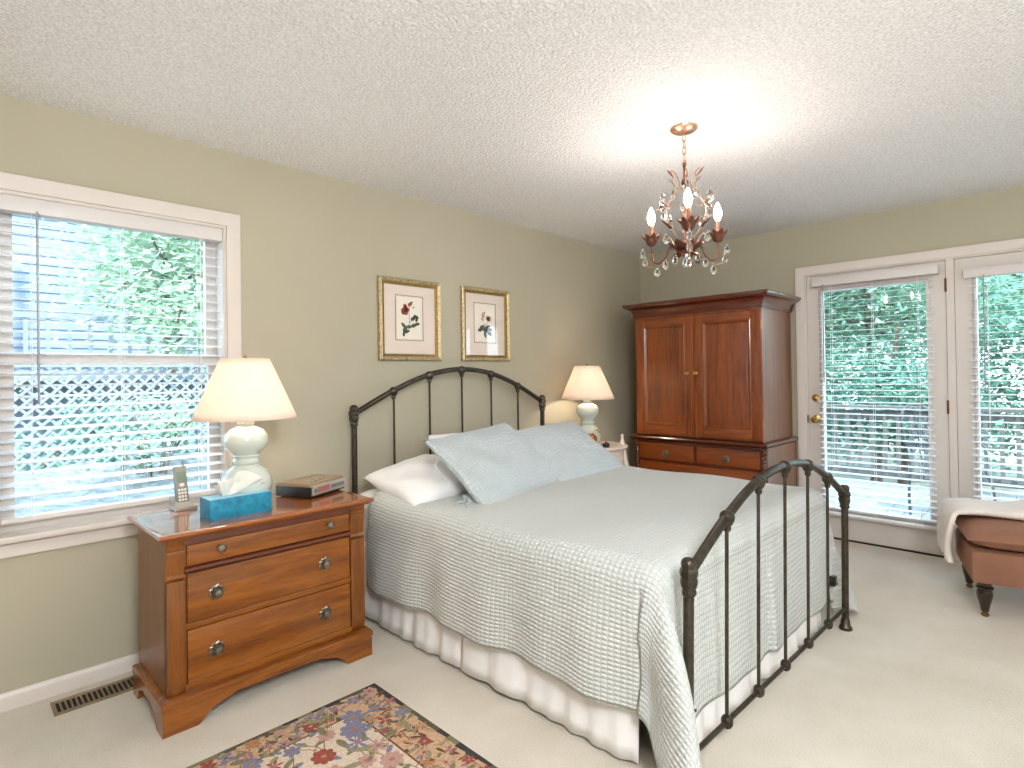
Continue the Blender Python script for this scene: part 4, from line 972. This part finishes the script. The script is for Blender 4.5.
# iron patio chair on the deck
pc = thing('patio_chair', 'dark wrought iron patio chair on the deck behind the glazed door', 'chair', (6.6, .86, -.075), radians(160))
m = MB()
m.tube(spline([(-.24, -.22, .0), (-.25, -.22, .25), (-.22, -.22, .44), (-.24, -.26, .7), (-.2, -.3, .95), (0, -.32, 1.02), (.2, -.3, .95), (.24, -.26, .7), (.22, -.22, .44), (.25, -.22, .25), (.24, -.22, 0)], 5), .012, 8)
m.build('back_frame', M['patio'], pc, local=True)
m = MB()
for sx in (-1, 1):
    for r_, cz, cx_ in ((.075, .62, .09), (.06, .78, .08)):
        m.tube([(sx*cx_+r_*(1-i/30)*cos(i*.42)*sx, -.27, cz+r_*(1-i/30)*sin(i*.42)) for i in range(26)], .007, 6)
m.tube([(0, -.24, .44), (0, -.31, 1.0)], .008, 6); m.build('scrollwork', M['patio'], pc, local=True)
m = MB(); m.lathe([(0, .43), (.24, .43), (.25, .438), (.24, .446), (0, .448)], (0, 0, 0), 24); m.build('seat', M['patio'], pc, local=True)
for sx in (-1, 1):
    MB().tube(spline([(sx*.2, .18, .44), (sx*.25, .22, .25), (sx*.24, .24, .0)], 6), .012, 8).build('leg', M['patio'], pc, local=True)
    MB().tube(spline([(sx*.24, -.25, .66), (sx*.28, -.05, .68), (sx*.28, .14, .64), (sx*.22, .2, .46)], 6), .011, 8).build('arm', M['patio'], pc, local=True)

def tree(label, x, y, h, cr, cz, mats, n, seed, trunk=.12, leaf=.11, squash=.8, group='trees outside'):
    r = random.Random(seed); t = thing('tree', label, 'tree', (x, y, GZ), group=group)
    m = MB(); m.tube(spline([(x, y, GZ), (x+.1, y, GZ+h*.3), (x-.05, y+.08, GZ+h*.6), (x, y, GZ+h*.9)], 5), [trunk*(1-.7*i/15) for i in range(16)], 8)
    cl = []
    for k in range(16):
        a, e = r.uniform(0, 6.28), r.uniform(-.9, .9); rr = cr*r.uniform(.35, .95); c = Vector((x+rr*cos(a)*sqrt(1-e*e), y+rr*sin(a)*sqrt(1-e*e), cz+rr*e*squash)); cl.append(c)
        m.tube([(x, y, min(c.z-.2, GZ+h*.8)), (x+(c.x-x)*.6, y+(c.y-y)*.6, c.z-.12), c], [trunk*.35, trunk*.2, .01], 6)
    m.build('trunk', M['bark'], t)
    f = MB(); leaf *= .68
    for k in range(int(n*1.6)):
        c = r.choice(cl); s = cr*.42
        p = c+Vector((r.gauss(0, s*.6), r.gauss(0, s*.6), r.gauss(0, s*.42)))
        a, b = r.uniform(0, 6.28), r.uniform(-.7, .7); d = Vector((cos(a)*cos(b), sin(a)*cos(b), sin(b)-.25)).normalized(); sd = d.cross(Vector((r.uniform(-.5, .5), r.uniform(-.5, .5), 1))).normalized()
        l = leaf*r.uniform(.6, 1.3); w2 = l*.3; nn = d.cross(sd)*l*.1
        f.cur = 0 if r.random() < .6 else 1
        f.add([p, p+d*l*.5+sd*w2+nn, p+d*l, p+d*l*.5-sd*w2+nn], [(0, 1, 2, 3)])
    f.build('foliage', mats, t, recalc=False)
    return t
A_, B_, C_ = M['leaf_a'], M['leaf_b'], M['leaf_c']
tree('pale leafed tree seen through the window beside the lamp', 1.75, 6.8, 4.8, 1.3, 2.45, [A_, A_], 6500, 1, .06, .13, .85, 'trees behind the lattice')
tree('low leafy shrub in front of the lattice fence', 1.15, 4.9, 1.6, .34, .86, [A_, B_], 500, 2, .015, .07, 1.0, 'trees behind the lattice')
tree('dark low hedge bush behind the left part of the lattice', .7, 6.5, 1.9, .85, .25, [C_, C_], 4200, 11, .04, .1, .9, 'trees behind the lattice')
tree('dark low hedge bush behind the right part of the lattice', 2.2, 6.35, 1.9, .8, .2, [C_, C_], 3800, 12, .04, .1, .9, 'trees behind the lattice')
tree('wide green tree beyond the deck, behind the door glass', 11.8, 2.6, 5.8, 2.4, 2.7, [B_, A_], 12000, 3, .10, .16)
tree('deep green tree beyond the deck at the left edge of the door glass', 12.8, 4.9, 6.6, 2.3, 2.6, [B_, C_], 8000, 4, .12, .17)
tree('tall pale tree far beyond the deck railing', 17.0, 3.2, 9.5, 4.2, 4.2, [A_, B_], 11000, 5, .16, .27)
tree('bushy tree behind the railing at the fixed glazed panel', 10.6, .1, 4.6, 1.9, 1.6, [B_, C_], 9000, 6, .10, .15)
tree('low bushy tree just past the railing', 10.1, 1.9, 3.2, 1.45, .95, [C_, B_], 8000, 7, .08, .13)
tree('low dark shrub past the railing at left of the door glass', 10.4, 3.9, 3.2, 1.45, .9, [C_, B_], 8000, 8, .08, .13)
tree('tall green tree right of the door seen over the bench', 13.8, .1, 8.0, 2.7, 3.4, [B_, A_], 8000, 9, .12, .2)
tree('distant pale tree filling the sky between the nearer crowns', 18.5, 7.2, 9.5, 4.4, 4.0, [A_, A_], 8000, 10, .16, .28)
# lattice fence under the window view
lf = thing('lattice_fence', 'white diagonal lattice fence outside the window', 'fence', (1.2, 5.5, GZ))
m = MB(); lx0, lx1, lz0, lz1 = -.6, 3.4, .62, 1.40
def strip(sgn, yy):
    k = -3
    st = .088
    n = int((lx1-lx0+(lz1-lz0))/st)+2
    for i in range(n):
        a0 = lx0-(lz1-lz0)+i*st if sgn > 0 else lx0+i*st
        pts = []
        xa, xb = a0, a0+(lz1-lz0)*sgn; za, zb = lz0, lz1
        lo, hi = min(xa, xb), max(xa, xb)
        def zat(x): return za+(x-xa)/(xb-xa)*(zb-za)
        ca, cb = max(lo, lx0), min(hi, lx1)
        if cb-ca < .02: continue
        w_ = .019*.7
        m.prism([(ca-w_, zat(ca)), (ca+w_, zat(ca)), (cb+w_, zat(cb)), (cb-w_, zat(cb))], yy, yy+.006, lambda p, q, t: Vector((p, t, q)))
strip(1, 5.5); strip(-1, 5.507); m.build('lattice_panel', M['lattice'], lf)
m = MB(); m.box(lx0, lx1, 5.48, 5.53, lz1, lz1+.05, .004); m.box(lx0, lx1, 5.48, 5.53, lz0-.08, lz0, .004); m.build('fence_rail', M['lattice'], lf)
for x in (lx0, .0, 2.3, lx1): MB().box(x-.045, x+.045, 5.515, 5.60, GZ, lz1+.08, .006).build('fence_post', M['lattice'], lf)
# neighbour house beyond the window
nb = thing('neighbour_house', 'grey clapboard house beyond the lattice fence', 'house', (3, 9.6, GZ))
m = MB(); m.box(-3, 9, 9.6, 9.7, GZ, 4.2)
for i in range(42):
    z = GZ+.12*i; m.prism([(0, 0), (-.022, 0), (-.006, .12), (0, .12)], -3, 9, lambda p, q, t: Vector((t, 9.6+p, z+q)))
m.build('siding_wall', M['siding'], nb)
m = MB(); m.prism([(-.5, 4.15), (-.5, 4.25), (3.5, 6.2), (3.5, 6.1)], -3.3, 9.3, lambda p, q, t: Vector((t, 9.6+p, q))); m.build('roof', M['roofing'], nb)
for x, z in ((2.3, 2.55), (5.6, 2.55), (-.6, 2.55)):
    o = MB().box(x-.42, x+.42, 9.55, 9.6, z-.1, z+1.05).build('window_frame', M['outtrim'], nb); m = MB(); m.box(x-.36, x-.01, 9.54, 9.552, z-.04, z+.99); m.box(x+.01, x+.36, 9.54, 9.552, z-.04, z+.99); m.build('pane', M['darkwin'], o)
m = MB(); m.box(-3, 9, 8.4, 9.58, 1.30, 1.42); m.build('porch_floor', M['outtrim'], nb)
m = MB(); m.box(-3, 9, 8.40, 8.46, 2.02, 2.08); m.box(-3, 9, 8.40, 8.46, 1.5, 1.55); m.build('porch_rail', M['outtrim'], nb)
for i in range(60):
    x = -2.9+.2*i; MB().box(x-.02, x+.02, 8.415, 8.445, 1.55, 2.02).build('porch_baluster', M['outtrim'], nb)
for x in (-2.9, .2, 4.9, 8.8): MB().box(x-.05, x+.05, 8.36, 8.46, GZ, 4.1).build('porch_post', M['outtrim'], nb)
